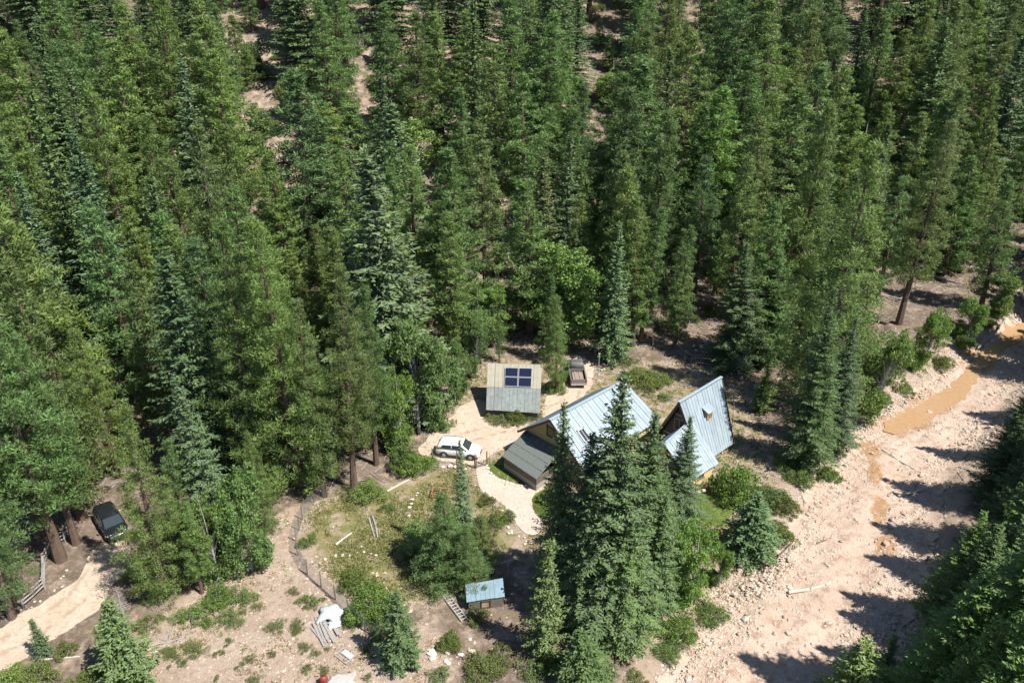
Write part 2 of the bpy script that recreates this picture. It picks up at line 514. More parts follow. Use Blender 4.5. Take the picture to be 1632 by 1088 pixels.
mx_ = n_.new('ShaderNodeMix'); mx_.data_type = 'RGBA'; mx_.inputs['A'].default_value = (.29, .17, .085, 1); mx_.inputs['B'].default_value = (.40, .265, .155, 1)
l_.new(nz_.outputs['Fac'], mx_.inputs['Factor']); l_.new(mx_.outputs['Result'], p_.inputs['Base Color'])
st = drape('stream', STREAM, m_, off=.15, step=.6, rough=.3)
tag(st, 'shallow orange muddy stream running down the wash', 'water')

ROAD = [(676, 726), (664, 716), (684, 694), (714, 670), (732, 650), (756, 636), (776, 640), (778, 660), (806, 673), (838, 668), (866, 656), (868, 632), (890, 621), (902, 608), (900, 580), (912, 566), (940, 570), (948, 600), (940, 622), (915, 646), (880, 668), (846, 690), (832, 706), (802, 716), (780, 728), (760, 742), (716, 740)]
def ruts(px_line):
    W_ = [gp(*p) for p in px_line]
    def f(x, y):
        ds = np.full(x.shape, 1e9)
        for (ax, ay), (bx, by) in zip(W_[:-1], W_[1:]):
            t = np.clip(((x - ax) * (bx - ax) + (y - ay) * (by - ay)) / ((bx - ax) ** 2 + (by - ay) ** 2), 0, 1)
            ds = np.minimum(ds, np.hypot(x - ax - t * (bx - ax), y - ay - t * (by - ay)))
        return .75 * np.exp(-((ds - .8) / .28) ** 2)
    return f
tag(drape('driveway', ROAD, M_road, off=.03, step=.35, attr={'rut': ruts([(690, 712), (760, 692), (845, 672), (905, 642), (925, 590)])}), 'pale dirt driveway between the shed and the houses', 'driveway')
PATH = [(757, 738), (775, 740), (783, 755), (806, 768), (836, 774), (862, 768), (872, 776), (856, 788), (846, 800), (850, 816), (866, 832), (862, 850), (840, 852), (826, 838), (812, 816), (800, 800), (776, 792), (762, 772)]
tag(drape('garden_path', PATH, M_path, off=.04, step=.5, rough=.12), 'pale gravel path curving through the garden to the house', 'path')
LROAD = [(-260, 1180), (-120, 1080), (-20, 1010), (66, 962), (108, 938), (140, 900), (150, 870), (190, 862), (212, 872), (204, 905), (176, 940), (152, 976), (104, 1008), (40, 1050), (-30, 1090), (-160, 1250)]
tag(drape('dirt_road', LROAD, M_road, off=.03, rough=.3, step=.35, attr={'rut': ruts([(-160, 1130), (-60, 1062), (60, 1000), (120, 955), (160, 905), (178, 868)])}), 'pale dirt road at the lower left under the pines', 'road')
LAWN = [(772, 745), (790, 735), (812, 726), (850, 728), (872, 752), (858, 768), (836, 771), (808, 765), (786, 754)]
tag(drape('lawn', LAWN, M_lawn, off=.05, step=.4, rough=.1), 'small green lawn in front of the glazed porch', 'lawn')
LAWN2 = [(1100, 790), (1130, 775), (1170, 772), (1195, 790), (1170, 815), (1150, 840), (1110, 840), (1092, 815)]
tag(drape('lawn', LAWN2, M_lawn, off=.05, step=.5, rough=.25), 'patch of green lawn below the steep roofed house', 'lawn')
LAWN3 = [(848, 790), (862, 780), (880, 785), (885, 815), (868, 830), (852, 815)]
tag(drape('lawn', LAWN3, M_lawn, off=.05, step=.4, rough=.1), 'rounded green lawn bed beside the end of the path', 'lawn')

# ------------------------------------------------------------------ tree prototypes: (trunk mesh, crown mesh, height)
def trunk_mesh(name, h, r0, mat, limbs, seed, sides=7, lean=.0):
    rg = random.Random(seed); b = MB()
    k = 7; px = py = 0
    pts = []; rad = []
    for i in range(k + 1):
        t = i / k
        pts.append((px, py, h * t - (.3 if i == 0 else 0))); rad.append(max(.02, r0 * (1 - t) ** .8 * (1.25 if i == 0 else 1)))
        px += rg.uniform(-.05, .05) + lean; py += rg.uniform(-.05, .05)
    b.tube(pts, rad, sides)
    for P, r in limbs:
        b.tube(P, [r, r * .6, .012][:len(P)] if len(P) == 3 else list(np.linspace(r, .01, len(P))), 3)
    return b.mesh(name, mat)

def make_spruce(seed, h, r, dstep, leaf, mat, bark, base=.05, droop=.25, spacing=.45, flat=.5, prof=.85):
    rg = np.random.default_rng(seed); C = []; T = []; N = []; V = []; limbs = []
    z = base * h
    Rz = r
    while z < h * .985:
        t = z / h
        env = (1 - t) ** prof * min(1., .55 + t * 2.6)
        nb = rg.integers(5, 8) if t < .85 else 4
        az0 = rg.uniform(0, 6.28)
        for j in range(nb):
            az = az0 + 6.283 * j / nb + rg.uniform(-.25, .25)
            L = max(.25, 1.12 * Rz * env * rg.uniform(.72, 1.12))
            if rg.random() < .05: L *= .45
            el = -.18 + .85 * t ** 1.5 + rg.uniform(-.12, .12)
            zz = z + rg.uniform(-.18, .18)
            dx, dy = math.cos(az), math.sin(az)
            n = max(3, int(L / dstep))
            s = np.linspace(.12, 1, n) + rg.uniform(-.02, .02, n)
            rad = s * L * math.cos(el)
            zo = s * L * math.sin(el) - droop * L * s ** 2 * (1 - t) + .16 * L * s ** 4
            B = np.stack([dx * rad, dy * rad, zz + zo], 1)
            limbs.append(([(0, 0, zz), tuple(B[n // 2]), tuple(B[-1])], .02 + .012 * L))
            fw = np.array([dx, dy, math.sin(el) * .6 - droop * .6 * (1 - t)]); sd = np.array([-dy, dx, 0])
            lat = np.clip(.42 * L * (1.02 - s) ** .75, .06, .95)
            m = np.maximum(1, np.ceil(lat / (leaf * .62)).astype(int))
            for side in (-1, 1):
                for q in range(int(m.max())):
                    sel = m > q
                    if not sel.any(): continue
                    f = (q + .55) / m[sel]
                    d = unit(fw * .75 + sd * side * rg.uniform(.75, 1.1)) 
                    cc = B[sel] + d * (lat[sel] * f)[:, None]
                    cc[:, 2] -= .12 * lat[sel] * f
                    k = len(cc)
                    C.append(cc + rg.normal(0, .045, (k, 3)))
                    T.append(d + rg.normal(0, .28, (k, 3)) + np.array([0, 0, -.12]))
                    N.append(np.array([dx * .35, dy * .35, 1.0]) + rg.normal(0, flat, (k, 3))); V.append(np.clip(rg.normal(.42, .2, k) + .25 * s[sel], 0, 1))  # needles lighten towards the tip: inner crown shade put into leaf colour
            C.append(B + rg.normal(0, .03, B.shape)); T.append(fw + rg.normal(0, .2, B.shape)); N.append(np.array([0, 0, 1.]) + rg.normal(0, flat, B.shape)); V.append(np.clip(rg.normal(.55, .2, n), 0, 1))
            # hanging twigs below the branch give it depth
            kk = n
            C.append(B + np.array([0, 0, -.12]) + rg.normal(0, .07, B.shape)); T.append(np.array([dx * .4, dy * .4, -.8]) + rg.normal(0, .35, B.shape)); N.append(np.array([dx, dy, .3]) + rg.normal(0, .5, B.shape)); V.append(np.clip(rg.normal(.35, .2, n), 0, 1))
        z += spacing * rg.uniform(.75, 1.25) * (1. if t < .8 else .7)
    # leader
    k = 14
    C.append(np.column_stack([rg.normal(0, .05, k), rg.normal(0, .05, k), np.linspace(h * .95, h * 1.01, k)])); T.append(np.array([0, 0, 1.]) + rg.normal(0, .5, (k, 3))); N.append(rg.normal(0, 1, (k, 3))); V.append(np.full(k, .6))
    C, T, N, V = map(np.concatenate, (C, T, N, V))
    k = len(C)
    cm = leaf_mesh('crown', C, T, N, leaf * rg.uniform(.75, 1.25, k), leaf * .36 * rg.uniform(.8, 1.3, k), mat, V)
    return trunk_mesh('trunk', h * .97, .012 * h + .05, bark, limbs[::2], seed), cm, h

def puffs(rg, P, rad, n, leaf, asp, up=.25):
    k = len(P) * n
    c = np.repeat(P, n, 0); rr = np.repeat(rad, n)[:, None]
    d = unit(rg.normal(0, 1, (k, 3)) + np.array([0, 0, up]))
    C = c + d * rr * rg.uniform(.35, 1.0, (k, 1)) ** .6 * np.array([1, 1, .8])
    rad_type = rg.random(k) < .42
    rnd = unit(rg.normal(0, 1, (k, 3)))
    T = np.where(rad_type[:, None], d + .35 * rnd, np.cross(d, rnd))
    N = np.where(rad_type[:, None], np.cross(d, rnd), d + .4 * rnd)
    T = T + np.array([0, 0, .55])
    V = np.clip(rg.normal(.5, .22, k), 0, 1) * .75 + np.repeat(rg.uniform(0, .25, len(P)), n)
    L = leaf * rg.uniform(.7, 1.3, k); W = leaf * asp * rg.uniform(.75, 1.3, k)
    return C, T, N, L, W, V

def make_pine(seed, h, r, leaf, mat, bark, base=.22, npuff=22, dens=1.0, shape=0, sparse=0.):
    rg = np.random.default_rng(seed); P = []; rad = []; limbs = []
    nb = int(dens * 6.4 * h * (1 - base))
    ga = rg.uniform(0, 6.28)
    for i in range(nb):
        t = base + (1 - base) * ((i + rg.uniform(0, .9)) / nb)
        u = (t - base) / (1 - base)
        if shape == 0: env = (1 - u) ** .78 * min(1., .5 + 2.2 * u)
        elif shape == 1: env = (1 - u ** 1.8) * min(1., .5 + 1.6 * u) * .95
        else: env = (1 - u) ** .9 * min(1., .6 + 3 * u)
        if rg.random() < sparse: continue
        ga += 2.4 + rg.uniform(-.5, .5)
        L = max(.3, 1.22 * r * env * rg.uniform(.62, 1.12))
        el = -.15 + .75 * u + rg.uniform(-.2, .2)
        d = np.array([math.cos(ga) * math.cos(el), math.sin(ga) * math.cos(el), math.sin(el)])
        z0 = t * h - .2 * L
        tip = np.array([0, 0, z0]) + d * L + np.array([0, 0, .12 * L * L / max(r, .1)])
        limbs.append(([(0, 0, z0), tuple(np.array([0, 0, z0]) + d * L * .55), tuple(tip)], .02 + .014 * L))
        m = max(1, int(round(L * 1.5)))
        for q in range(m):
            f = 1 - .62 * (q / max(m, 1)) ** .9
            pp = np.array([0, 0, z0]) + d * L * f + np.array([0, 0, .12 * L * L * f * f / max(r, .1)])
            P.append(pp + rg.normal(0, .12 + .10 * L, 3) * np.array([1, 1, .6])); rad.append(rg.uniform(.36, .66) * (.82 + .12 * L))
    for q in range(3):
        P.append(np.array([rg.normal(0, .08), rg.normal(0, .08), h * (.955 + .02 * q)])); rad.append(.26)
    P = np.array(P); rad = np.array(rad)
    C, T, N, L, W, V = puffs(rg, P, rad, int(npuff * 1.5), leaf * 1.05, .21)
    cm = leaf_mesh('crown', C, T, N, L, W, mat, V)
    # dead stubs on the bare trunk
    for i in range(8):
        a = rg.uniform(0, 6.28); z = h * rg.uniform(.06, base + .05); l_ = rg.uniform(.4, 1.3)
        limbs.append(([(0, 0, z), (math.cos(a) * l_ * .5, math.sin(a) * l_ * .5, z + .02), (math.cos(a) * l_, math.sin(a) * l_, z - .1)], .025))
    return trunk_mesh('trunk', h * .97, .013 * h + .04, bark, limbs, seed), cm, h

def make_broad(seed, h, r, leaf, mat, bark, base=.18, n=150, npuff=34, stems=1):
    rg = np.random.default_rng(seed); P = []; rad = []; limbs = []
    lob = [(rg.uniform(0, 6.28), rg.uniform(.05, .95), rg.uniform(.3, .55)) for _ in range(13)]
    for i in range(n):
        a, zf, rr = lob[rg.integers(0, 13)]
        env = math.sqrt(max(.05, 1 - (2 * zf - 1.0) ** 2)) 
        c = np.array([math.cos(a) * r * .5 * env, math.sin(a) * r * .5 * env, h * (base + (1 - base) * zf * .86)])
        d = unit(rg.normal(0, 1, 3)) * np.array([1, 1, 1.25])
        p = c + d * rr * r * rg.uniform(.35, 1.)
        p[2] = min(max(p[2], h * base * .8), h * .985)
        P.append(p); rad.append(rg.uniform(.34, .62) * (.65 + .17 * r))
        if i % 3 == 0:
            z0 = max(h * .08, p[2] * rg.uniform(.45, .7))
            limbs.append(([(0, 0, z0), tuple(np.array([p[0] * .45, p[1] * .45, z0 + (p[2] - z0) * .6])), tuple(p)], .05))
    P = np.array(P); rad = np.array(rad)
    C, T, N, L, W, V = puffs(rg, P, rad, npuff, leaf, .68, .3)
    cm = leaf_mesh('crown', C, T, N, L, W, mat, V)
    return trunk_mesh('trunk', h * .86, .011 * h + .04, bark, limbs, seed), cm, h

def make_shrub(seed, r, h, leaf, mat, n=46, npuff=30, asp=.5, spiky=False):
    rg = np.random.default_rng(seed); P = []; rad = []; b = MB()
    for i in range(n):
        a = rg.uniform(0, 6.28); q = math.sqrt(rg.random()) * .95
        z = h * math.sqrt(max(.02, 1 - q * q)) * rg.uniform(.35, .92)
        lump = 1 + .25 * math.sin(3 * a + seed)
        P.append((math.cos(a) * q * r * lump, math.sin(a) * q * r * lump, z)); rad.append(rg.uniform(.14, .26) * (r + h) / 2 + .05)
        if i % 2 == 0:
            b.tube([(0, 0, -.1), (P[-1][0] * .4, P[-1][1] * .4, z * .6), P[-1]], [.03, .02, .008], 3)
    C, T, N, L, W, V = puffs(rg, np.array(P), np.array(rad), npuff, leaf, asp, .5)
    C[:, 2] = np.maximum(C[:, 2], .03)
    return b.mesh('stem', M_bark2), leaf_mesh('foliage', C, T, N, L, W, mat, V), h

def make_dead(seed, h, r, n=60, mat=None):
    rg = np.random.default_rng(seed); b = MB(); b.tube([(0, 0, -.2), (.05, 0, h * .5), (.0, .1, h)], [.018 * h + .03, .012 * h + .02, .02], 6)
    for i in range(n):
        t = rg.uniform(.2, .97); a = rg.uniform(0, 6.28); L = r * (1 - t * .75) * rg.uniform(.5, 1.1); z = t * h
        p1 = (math.cos(a) * L * .5, math.sin(a) * L * .5, z + L * .2); p2 = (math.cos(a + .2) * L, math.sin(a + .2) * L, z + L * rg.uniform(.1, .6))
        b.tube([(0, 0, z), p1, p2], [.03 + .01 * L, .02, .008], 3)
        for q in range(2):
            a2 = a + rg.uniform(-.9, .9); l2 = L * .45
            b.tube([p1, (p1[0] + math.cos(a2) * l2, p1[1] + math.sin(a2) * l2, p1[2] + l2 * .4)], [.015, .006], 3)
    return b.mesh('dead_trunk', mat or M_dead), None, h

PROTO = {
    # far and middle rows
    'P': [make_pine(10, 22, 2.7, .40, M_pine, M_bark, .1, 31), make_pine(11, 22, 2.4, .38, M_pine, M_bark, .14, 31, 1.05, 1), make_pine(12, 22, 3.1, .42, M_pine, M_bark, .08, 31, .95, 0),
          make_pine(13, 22, 2.2, .38, M_pine, M_bark, .16, 32, 1.0, 2), make_pine(14, 22, 2.8, .40, M_pine, M_bark, .2, 32, .75, 1, .15), make_pine(15, 22, 2.5, .40, M_pine, M_bark, .12, 31, 1.0, 2),
          make_pine(16, 22, 2.9, .40, M_pine, M_bark, .18, 31, .9, 0, .1)],
    'S': [make_spruce(20, 20, 2.9, .26, .38, M_spruce, M_bark2), make_spruce(21, 20, 2.5, .26, .36, M_spruce, M_bark2, droop=.32), make_spruce(22, 20, 3.2, .28, .40, M_spruce, M_bark2, droop=.18, spacing=.5)],
    'F': [make_spruce(30, 20, 2.5, .25, .36, M_fir, M_bark2, droop=.12, spacing=.42, flat=.7, prof=.65), make_spruce(31, 20, 2.9, .27, .38, M_fir, M_bark2, base=.12, droop=.2, spacing=.5, flat=.7, prof=.6),
          make_spruce(32, 20, 2.2, .25, .36, M_fir, M_bark2, droop=.15, spacing=.45, flat=.7, prof=.75)],
    'A': [make_broad(40, 12, 3.0, .21, M_leaf, M_barkA, .1, 230, 62), make_broad(41, 12, 2.6, .2, M_leaf, M_barkA, .14, 210, 62), make_broad(42, 12, 3.2, .21, M_leaf, M_barkA, .08, 250, 62)],
    # front rows: finer needles
    's': [make_spruce(50, 20, 3.1, .145, .235, M_spruce, M_bark2, spacing=.40, droop=.28), make_spruce(51, 20, 2.7, .145, .23, M_spruce, M_bark2, spacing=.38, droop=.35), make_spruce(52, 20, 3.3, .15, .235, M_fir, M_bark2, spacing=.40, droop=.2, flat=.65)],
    'p': [make_pine(60, 22, 3.0, .28, M_pine, M_bark, .14, 48), make_pine(61, 22, 2.7, .27, M_pine, M_bark, .24, 48, 1.05, 0), make_pine(62, 22, 3.3, .28, M_pine, M_bark, .08, 48, .95, 2)],
    'a': [make_broad(70, 10, 3.0, .21, M_leaf, M_barkA, .03, 260, 70), make_broad(71, 10, 3.4, .22, M_leaf, M_barkA, .04, 280, 70)],
    't': [make_spruce(80, 7, 1.45, .12, .19, M_spruce, M_bark2, base=.03, spacing=.24, droop=.15), make_spruce(81, 7, 1.15, .12, .18, M_spruce, M_bark2, base=.03, spacing=.22, droop=.1), make_spruce(82, 7, 1.7, .13, .2, M_fir, M_bark2, base=.03, spacing=.25, droop=.1, prof=.7)],
    'D': [make_dead(90, 14, 1.8), make_dead(91, 10, 2.0, 90)],
    'J': [make_broad(95, 6, 2.6, .2, M_leaf, M_bark2, .05, 120, 60), make_broad(96, 6, 2.2, .2, M_leaf, M_bark2, .05, 110, 60)],
}
SHRUB = {
    'green': [make_shrub(1, 1.5, 1.8, .14, M_shrub, 80, 60), make_shrub(2, 1.3, 1.4, .13, M_shrub, 70, 60)],
    'low': [make_shrub(3, .8, .6, .10, M_shrub, 40, 40, .3), make_shrub(4, .6, .5, .09, M_shrub, 34, 40, .3)],
    'sage': [make_shrub(5, 1.0, .9, .12, M_shrub, 44, 40, .35), make_shrub(6, .8, .8, .12, M_shrub, 40, 40, .35)],
}
SPECIES = {'P': 'pine_tree', 'p': 'pine_tree', 'S': 'spruce_tree', 's': 'spruce_tree', 't': 'spruce_tree', 'F': 'fir_tree', 'A': 'aspen_tree', 'a': 'broadleaf_tree', 'D': 'dead_tree', 'J': 'juniper_tree'}
TREES = []      # dicts: root, species word, x, y, h, tint word, custom label

# ------------------------------------------------------------------ planting
TINT = {'yellow-green': (1.2, 1.12, .85), 'green': (1.0, 1.05, .92), 'olive green': (1.12, .98, .88), 'dark green': (.78, .84, .84), 'blue-green': (.95, 1.02, 1.02), 'silvery green': (1.15, 1.15, 1.15),
        'bright green': (1.12, 1.25, .85), 'grey': (1, 1, 1), 'light green': (1.3, 1.28, 1.0)}
DEFT = {'P': ['yellow-green', 'yellow-green', 'green', 'green', 'olive green', 'dark green'], 'S': ['blue-green', 'silvery green', 'green'], 'F': ['dark green', 'green'], 'A': ['bright green', 'green', 'light green'], 'D': ['grey'], 'J': ['olive green', 'dark green']}
prs = random.Random(3)
def plant(kind, x, y, h, w=1., tint=None, label=None, lean=None, var=None):
    protos = PROTO[kind]
    tr, cr, H = protos[var if var is not None else prs.randrange(len(protos))]
    tint = tint or prs.choice(DEFT.get(kind, DEFT.get(kind.upper(), ['green'])))
    z = h1(x, y)
    e = empty(SPECIES[kind], (x, y, z), 0)
    k = h / H; kx = ((1.5 if y > 112 else 1.28) if kind in 'PFSA' else 1.15) * w * k ** .7
    e.scale = (kx, kx, k)
    lx, ly = lean if lean else (prs.gauss(0, .028), prs.gauss(0, .028))
    e.rotation_euler = (ly, lx, prs.uniform(0, 6.28)) if not lean else Matrix.Identity(3).to_euler()
    if lean:
        q = Vector((0, 0, 1)).rotation_difference(Vector((lx, ly, 1)).normalized()).to_matrix() @ Matrix.Rotation(prs.uniform(0, 6.28), 3, 'Z')
        e.rotation_euler = q.to_euler()
    if cr is None:
        part('trunk', tr, e)
    else:
        part('trunk', tr, e)
        c = part('crown', cr, e)
        t = TINT[tint]; j = prs.uniform(.86, 1.12)
        c.color = (t[0] * j * prs.uniform(.95, 1.05), t[1] * j, t[2] * j * prs.uniform(.93, 1.07), 1)
    TREES.append(dict(root=e, kind=kind, x=x, y=y, h=h, r=2.7 * kx if kind not in 'tT' else 1.4 * kx, tint=tint, label=label, z=z))
    return e

def top(px, py, h, kind='P', w=1., tint=None, label=None, var=None):
    """a tree whose top shows at this pixel"""
    x, y = gp(px, py, h)
    return plant(kind, x, y, h, w, tint, label, var=var)

def stand(bx, by, tpy, kind, w=1., tint=None, label=None, lean=None, var=None):
    """a tree with its foot at a pixel and its top at that row"""
    x, y = gp(bx, by); z = h1(x, y); lo, hi = 1., 45.
    for _ in range(30):
        m = (lo + hi) / 2
        if proj(x, y, z + m)[1] > tpy: lo = m
        else: hi = m
    return plant(kind, x, y, lo, w, tint, label, lean, var)

# trees that stand out, front to back
stand(958, 985, 600, 's', 1.35, 'dark green', 'tallest dark spruce in front of the blue metal roofed house', var=0)
stand(890, 950, 650, 's', 0.97, 'green', 'slim spruce before the tan gable end of the house, left of the tallest', var=1)
stand(1012, 955, 652, 's', 1.15, 'green', 'spruce just right of the tallest one before the house', var=2)
stand(1076, 850, 668, 's', 1.15, 'blue-green', 'spruce standing before the lower roof of the steep roofed house', var=0)
stand(932, 965, 690, 's', 1.15, 'dark green', 'spruce close behind the tallest one, on its left', var=2)
stand(988, 960, 700, 's', 1.15, 'green', 'spruce filling the gap right of the tallest one', var=0)
stand(1045, 905, 745, 's', 1.1, 'green', 'spruce between the clump and the lower wing roof', var=2)
stand(866, 1040, 862, 't', 1.02, 'yellow-green', 'narrow pale spruce with a thin leader right of the small blue roofed hut', var=1)
stand(925, 1000, 760, 's', 1.08, 'green', 'shorter spruce below the tallest one, lowest in the house clump', var=1)
stand(985, 1010, 800, 's', 1.35, 'green', 'broad low spruce at the right front of the house clump', var=2)
stand(1040, 975, 790, 's', 1.08, 'green', 'spruce at the right edge of the house clump near the wash bank', var=1)
stand(1100, 965, 815, 'a', .66, 'bright green', 'leafy green tree on the wash bank below the steep roofed house', var=0)
stand(1146, 935, 862, 'a', .5, 'bright green', 'low leafy tree at the very edge of the wash bank', var=1)
stand(1192, 884, 790, 't', 1.62, 'blue-green', 'small round dark spruce between the lawn patch and the wash', var=2)
stand(640, 1056, 945, 't', 1.20, 'green', 'small spruce beside the garden fence at the bottom', var=0)
stand(742, 890, 700, 's', 0.74, 'silvery green', 'thin sparse spruce rising in the middle of the garden', var=1)
stand(748, 938, 835, 'p', 1.1, 'green', 'lowest pine at the front of the garden clump', None, 2)
stand(715, 925, 790, 'p', 1.35, 'green', 'bushy pine with a full crown in the garden', var=2)
stand(768, 912, 820, 'p', 1.15, 'olive green', 'short pine at the right side of the garden clump', var=0)
stand(672, 885, 835, 'J', 1.05, 'silvery green', 'grey-green rounded juniper at the left of the garden clump')
stand(695, 912, 850, 'p', .9, 'silvery green', 'low grey-green pine at the left front of the garden clump', None, 1)
stand(930, 1096, 1010, 't', 1.56, 'green', 'small dense spruce cut by the bottom edge below the house clump', var=2)
stand(1345, 1165, 1022, 't', 1.38, 'light green', 'small spruce in the wash cut by the bottom edge', var=2)
stand(206, 1085, 960, 't', 1.44, 'green', 'small spruce by the dirt road at lower left', var=0)
stand(72, 1045, 985, 't', 0.96, 'blue-green', 'smallest spruce sapling by the dirt road at lower left', var=1)
stand(1395, 1105, 1010, 't', 1.08, 'green', None, var=1)
# right bank of the wash
stand(1556, 1180, 735, 's', 1.35, 'bright green', 'large bright green conifer filling the lower right corner', var=2)
stand(1500, 1240, 985, 's', 1.3, 'bright green', 'bright conifer cut by the bottom edge at lower right', var=2)
stand(1600, 940, 700, 's', 1.25, 'bright green', 'bright green conifer behind the corner one on the right bank', var=2)
stand(1645, 830, 600, 's', 1.05, 'dark green', 'dark spruce on the right bank at the right edge', var=2)
stand(1715, 760, 520, 's', 1.0, 'dark green', None, var=0)
stand(1590, 815, 700, 's', .85, 'dark green', 'shorter dark spruce overhanging the wash shadows', var=1)
stand(1585, 1020, 800, 's', 1.2, 'green', None, var=0)
stand(1760, 940, 640, 's', 1.62, 'green', None, var=2)
stand(1690, 690, 555, 's', .8, 'dark green', None, var=1)
stand(1740, 690, 470, 's', 1.62, 'dark green', None, var=0)
stand(1608, 890, 640, 's', 1.3, 'dark green', 'dark conifer above the corner one on the right bank', var=2)
stand(1560, 1010, 850, 's', 1.3, 'green', 'low green conifer leaning over the shaded wash', var=2)
stand(1500, 1130, 960, 's', 1.2, 'green', None, var=0)
stand(1640, 960, 720, 's', 1.3, 'green', None, var=0)
stand(1570, 1110, 830, 's', 1.3, 'green', None, var=2)
stand(1545, 1260, 930, 's', 1.4, 'bright green', None, var=2)
stand(1482, 1180, 915, 's', 1.5, 'bright green', 'bright conifer reaching farthest left over the wash', var=2)
stand(1528, 1030, 840, 's', 1.4, 'green', None, var=2)
stand(1650, 1190, 745, 's', 1.3, 'green', 'tall green conifer at the right edge beside the corner one', var=2)
stand(1500, 990, 815, 's', 1.15, 'bright green', 'bright conifer on the right bank with its foot in shade', var=2)
stand(1468, 1120, 950, 's', 1.1, 'bright green', None, var=2)
stand(1585, 800, 610, 's', 1.15, 'dark green', 'dark conifer casting long shadows on the upper wash', var=2)
stand(1622, 735, 570, 's', 1.0, 'dark green', 'slim dark conifer at the right edge beside the stream', var=0)
# trees along the left bank of the wash
stand(1284, 742, 455, 's', .95, 'green', 'tall dark green spruce on the wash bank right of the steep roof', var=2)
stand(1322, 718, 500, 's', 1.0, 'dark green', 'dark spruce on the wash bank with foliage down to the sand', var=0)
stand(1298, 650, 228, 'p', 1.15, 'yellow-green', 'giant yellow-green pine towering over the wash bank', var=2)
stand(1386, 672, 516, 'a', .7, 'light green', 'slender leafy tree leaning over the orange stream', (.10, 0) , 1)
stand(1340, 668, 560, 'A', .7, 'green', 'small leafy tree between the dark spruces and the stream')
stand(1462, 590, 470, 'a', .6, 'bright green', 'leaning little tree with yellow-green leaves on the stream bank', (.22, 0), 0)
stand(1540, 545, 470, 'a', .75, 'bright green', 'bushy leafy tree overhanging the bend of the stream', None, 1)
stand(1590, 500, 415, 'a', .75, 'light green', 'pale leafy tree near the right edge above the stream', None, 0)
stand(1640, 490, 412, 'a', .8, 'bright green', None, None, 1)
stand(1432, 516, 195, 'p', 1.0, 'olive green', 'tall pine with a long bare leaning reddish trunk', (.03, 0), 1)
stand(1213, 655, 588, 't', 0.96, 'yellow-green', 'young pine beside the steep roofed house')
stand(1172, 585, 388, 's', 1.42, 'dark green', 'shadowed dark spruce behind the steep roofed house', var=0)
stand(1215, 575, 392, 's', 1.28, 'dark green', 'second dark spruce right of the shadowed one behind the steep roof', var=2)
stand(1074, 556, 360, 'P', .8, 'green', 'pine with a bare black trunk behind the meadow shrub', (.04, 0), 3)
stand(1008, 552, 318, 'P', .9, 'yellow-green', 'pine with a straight dark trunk at the edge of the yard', None, 1)
stand(1020, 545, 330, 'P', .8, 'green', 'pine with a slanting trunk close beside the straight one', (.08, 0), 3)
stand(1136, 470, 345, 'P', .8, 'green', 'pine with a leaning trunk in the bare opening behind the yard', (.1, 0), 3)
stand(975, 575, 352, 'S', .95, 'green', 'open spruce behind the pickup truck', None, 1)
stand(886, 625, 468, 'p', .7, 'yellow-green', 'small pine between the solar shed and the pickup truck', None, 0)
stand(872, 575, 438, 'P', .75, 'green', 'pine right behind the solar shed', None, 0)
stand(796, 578, 508, 'P', .6, 'dark green', 'short dark pine behind the left end of the solar shed', None, 4)
stand(760, 600, 500, 'a', .55, 'green', 'leafy sapling at the left corner of the solar shed', None, 1)
# broadleaf thicket left of the drive
stand(668, 690, 496, 'a', .75, 'green', 'leafy tree left of the driveway, tallest of the thicket', None, 1)
stand(704, 680, 520, 'a', .62, 'silvery green', 'grey-green leafy tree at the right of the driveway thicket', None, 0)
stand(640, 720, 560, 'a', .6, 'bright green', 'bright leafy tree at the left of the driveway thicket', None, 0)
stand(725, 640, 540, 'a', .6, 'green', None, None, 1)
stand(762, 560, 445, 'A', .9, 'green', 'rounded leafy tree above the solar shed, left one', None, 0)
stand(785, 550, 436, 'A', .9, 'bright green', 'rounded bright leafy tree above the solar shed', None, 1)
stand(910, 545, 380, 'A', 1.15, 'bright green', 'big bright leafy tree behind the pickup truck', None, 2)
# left front
stand(97, 892, 470, 'p', 1.15, 'green', 'big pine with a thick bare trunk beside the split rail fence', (-.01, 0), 1)
stand(122, 866, 520, 'p', .9, 'green', 'pine with a thin grey trunk between the fence and the dark car', (-.01, 0), 1)
stand(70, 850, 440, 'p', 1.0, 'olive green', None, None, 1)
stand(20, 985, 690, 'p', .85, 'silvery green', 'grey-green pine at the left edge above the dirt road', None, 0)
stand(-35, 930, 590, 'p', 1.0, 'green', None, None, 2)
stand(266, 945, 645, 'p', .8, 'yellow-green', 'full pine right of the dark car at lower left', None, 2)
stand(352, 928, 765, 'a', .6, 'green', 'leafy tree in the thicket at lower left', None, 0)
stand(322, 945, 800, 'p', .7, 'light green', 'short pale pine at the front of the lower left thicket', None, 1)
stand(402, 908, 735, 'a', .6, 'green', 'taller leafy tree at the right of the lower left thicket', None, 1)
stand(352, 880, 588, 's', 1.08, 'silvery green', 'pale blue spruce above the lower left thicket', None, 1)
stand(425, 850, 690, 'p', .7, 'yellow-green', None, None, 2)
stand(300, 900, 700, 'p', .8, 'green', None, None, 0)
stand(565, 782, 430, 'p', .85, 'olive green', 'tall olive pine at the top edge of the garden', None, 1)
stand(518, 790, 480, 'p', .75, 'olive green', 'pine left of the tall olive one by the garden', None, 0)
stand(480, 775, 345, 'p', .92, 'yellow-green', 'tall broad yellow-green pine left of the garden', None, 2)
stand(420, 770, 352, 'p', .9, 'green', None, None, 0)
stand(600, 740, 455, 'p', .8, 'green', None, None, 1)
stand(190, 760, 520, 'p', .85, 'yellow-green', 'slim yellow-green pine in the left forest', None, 0)

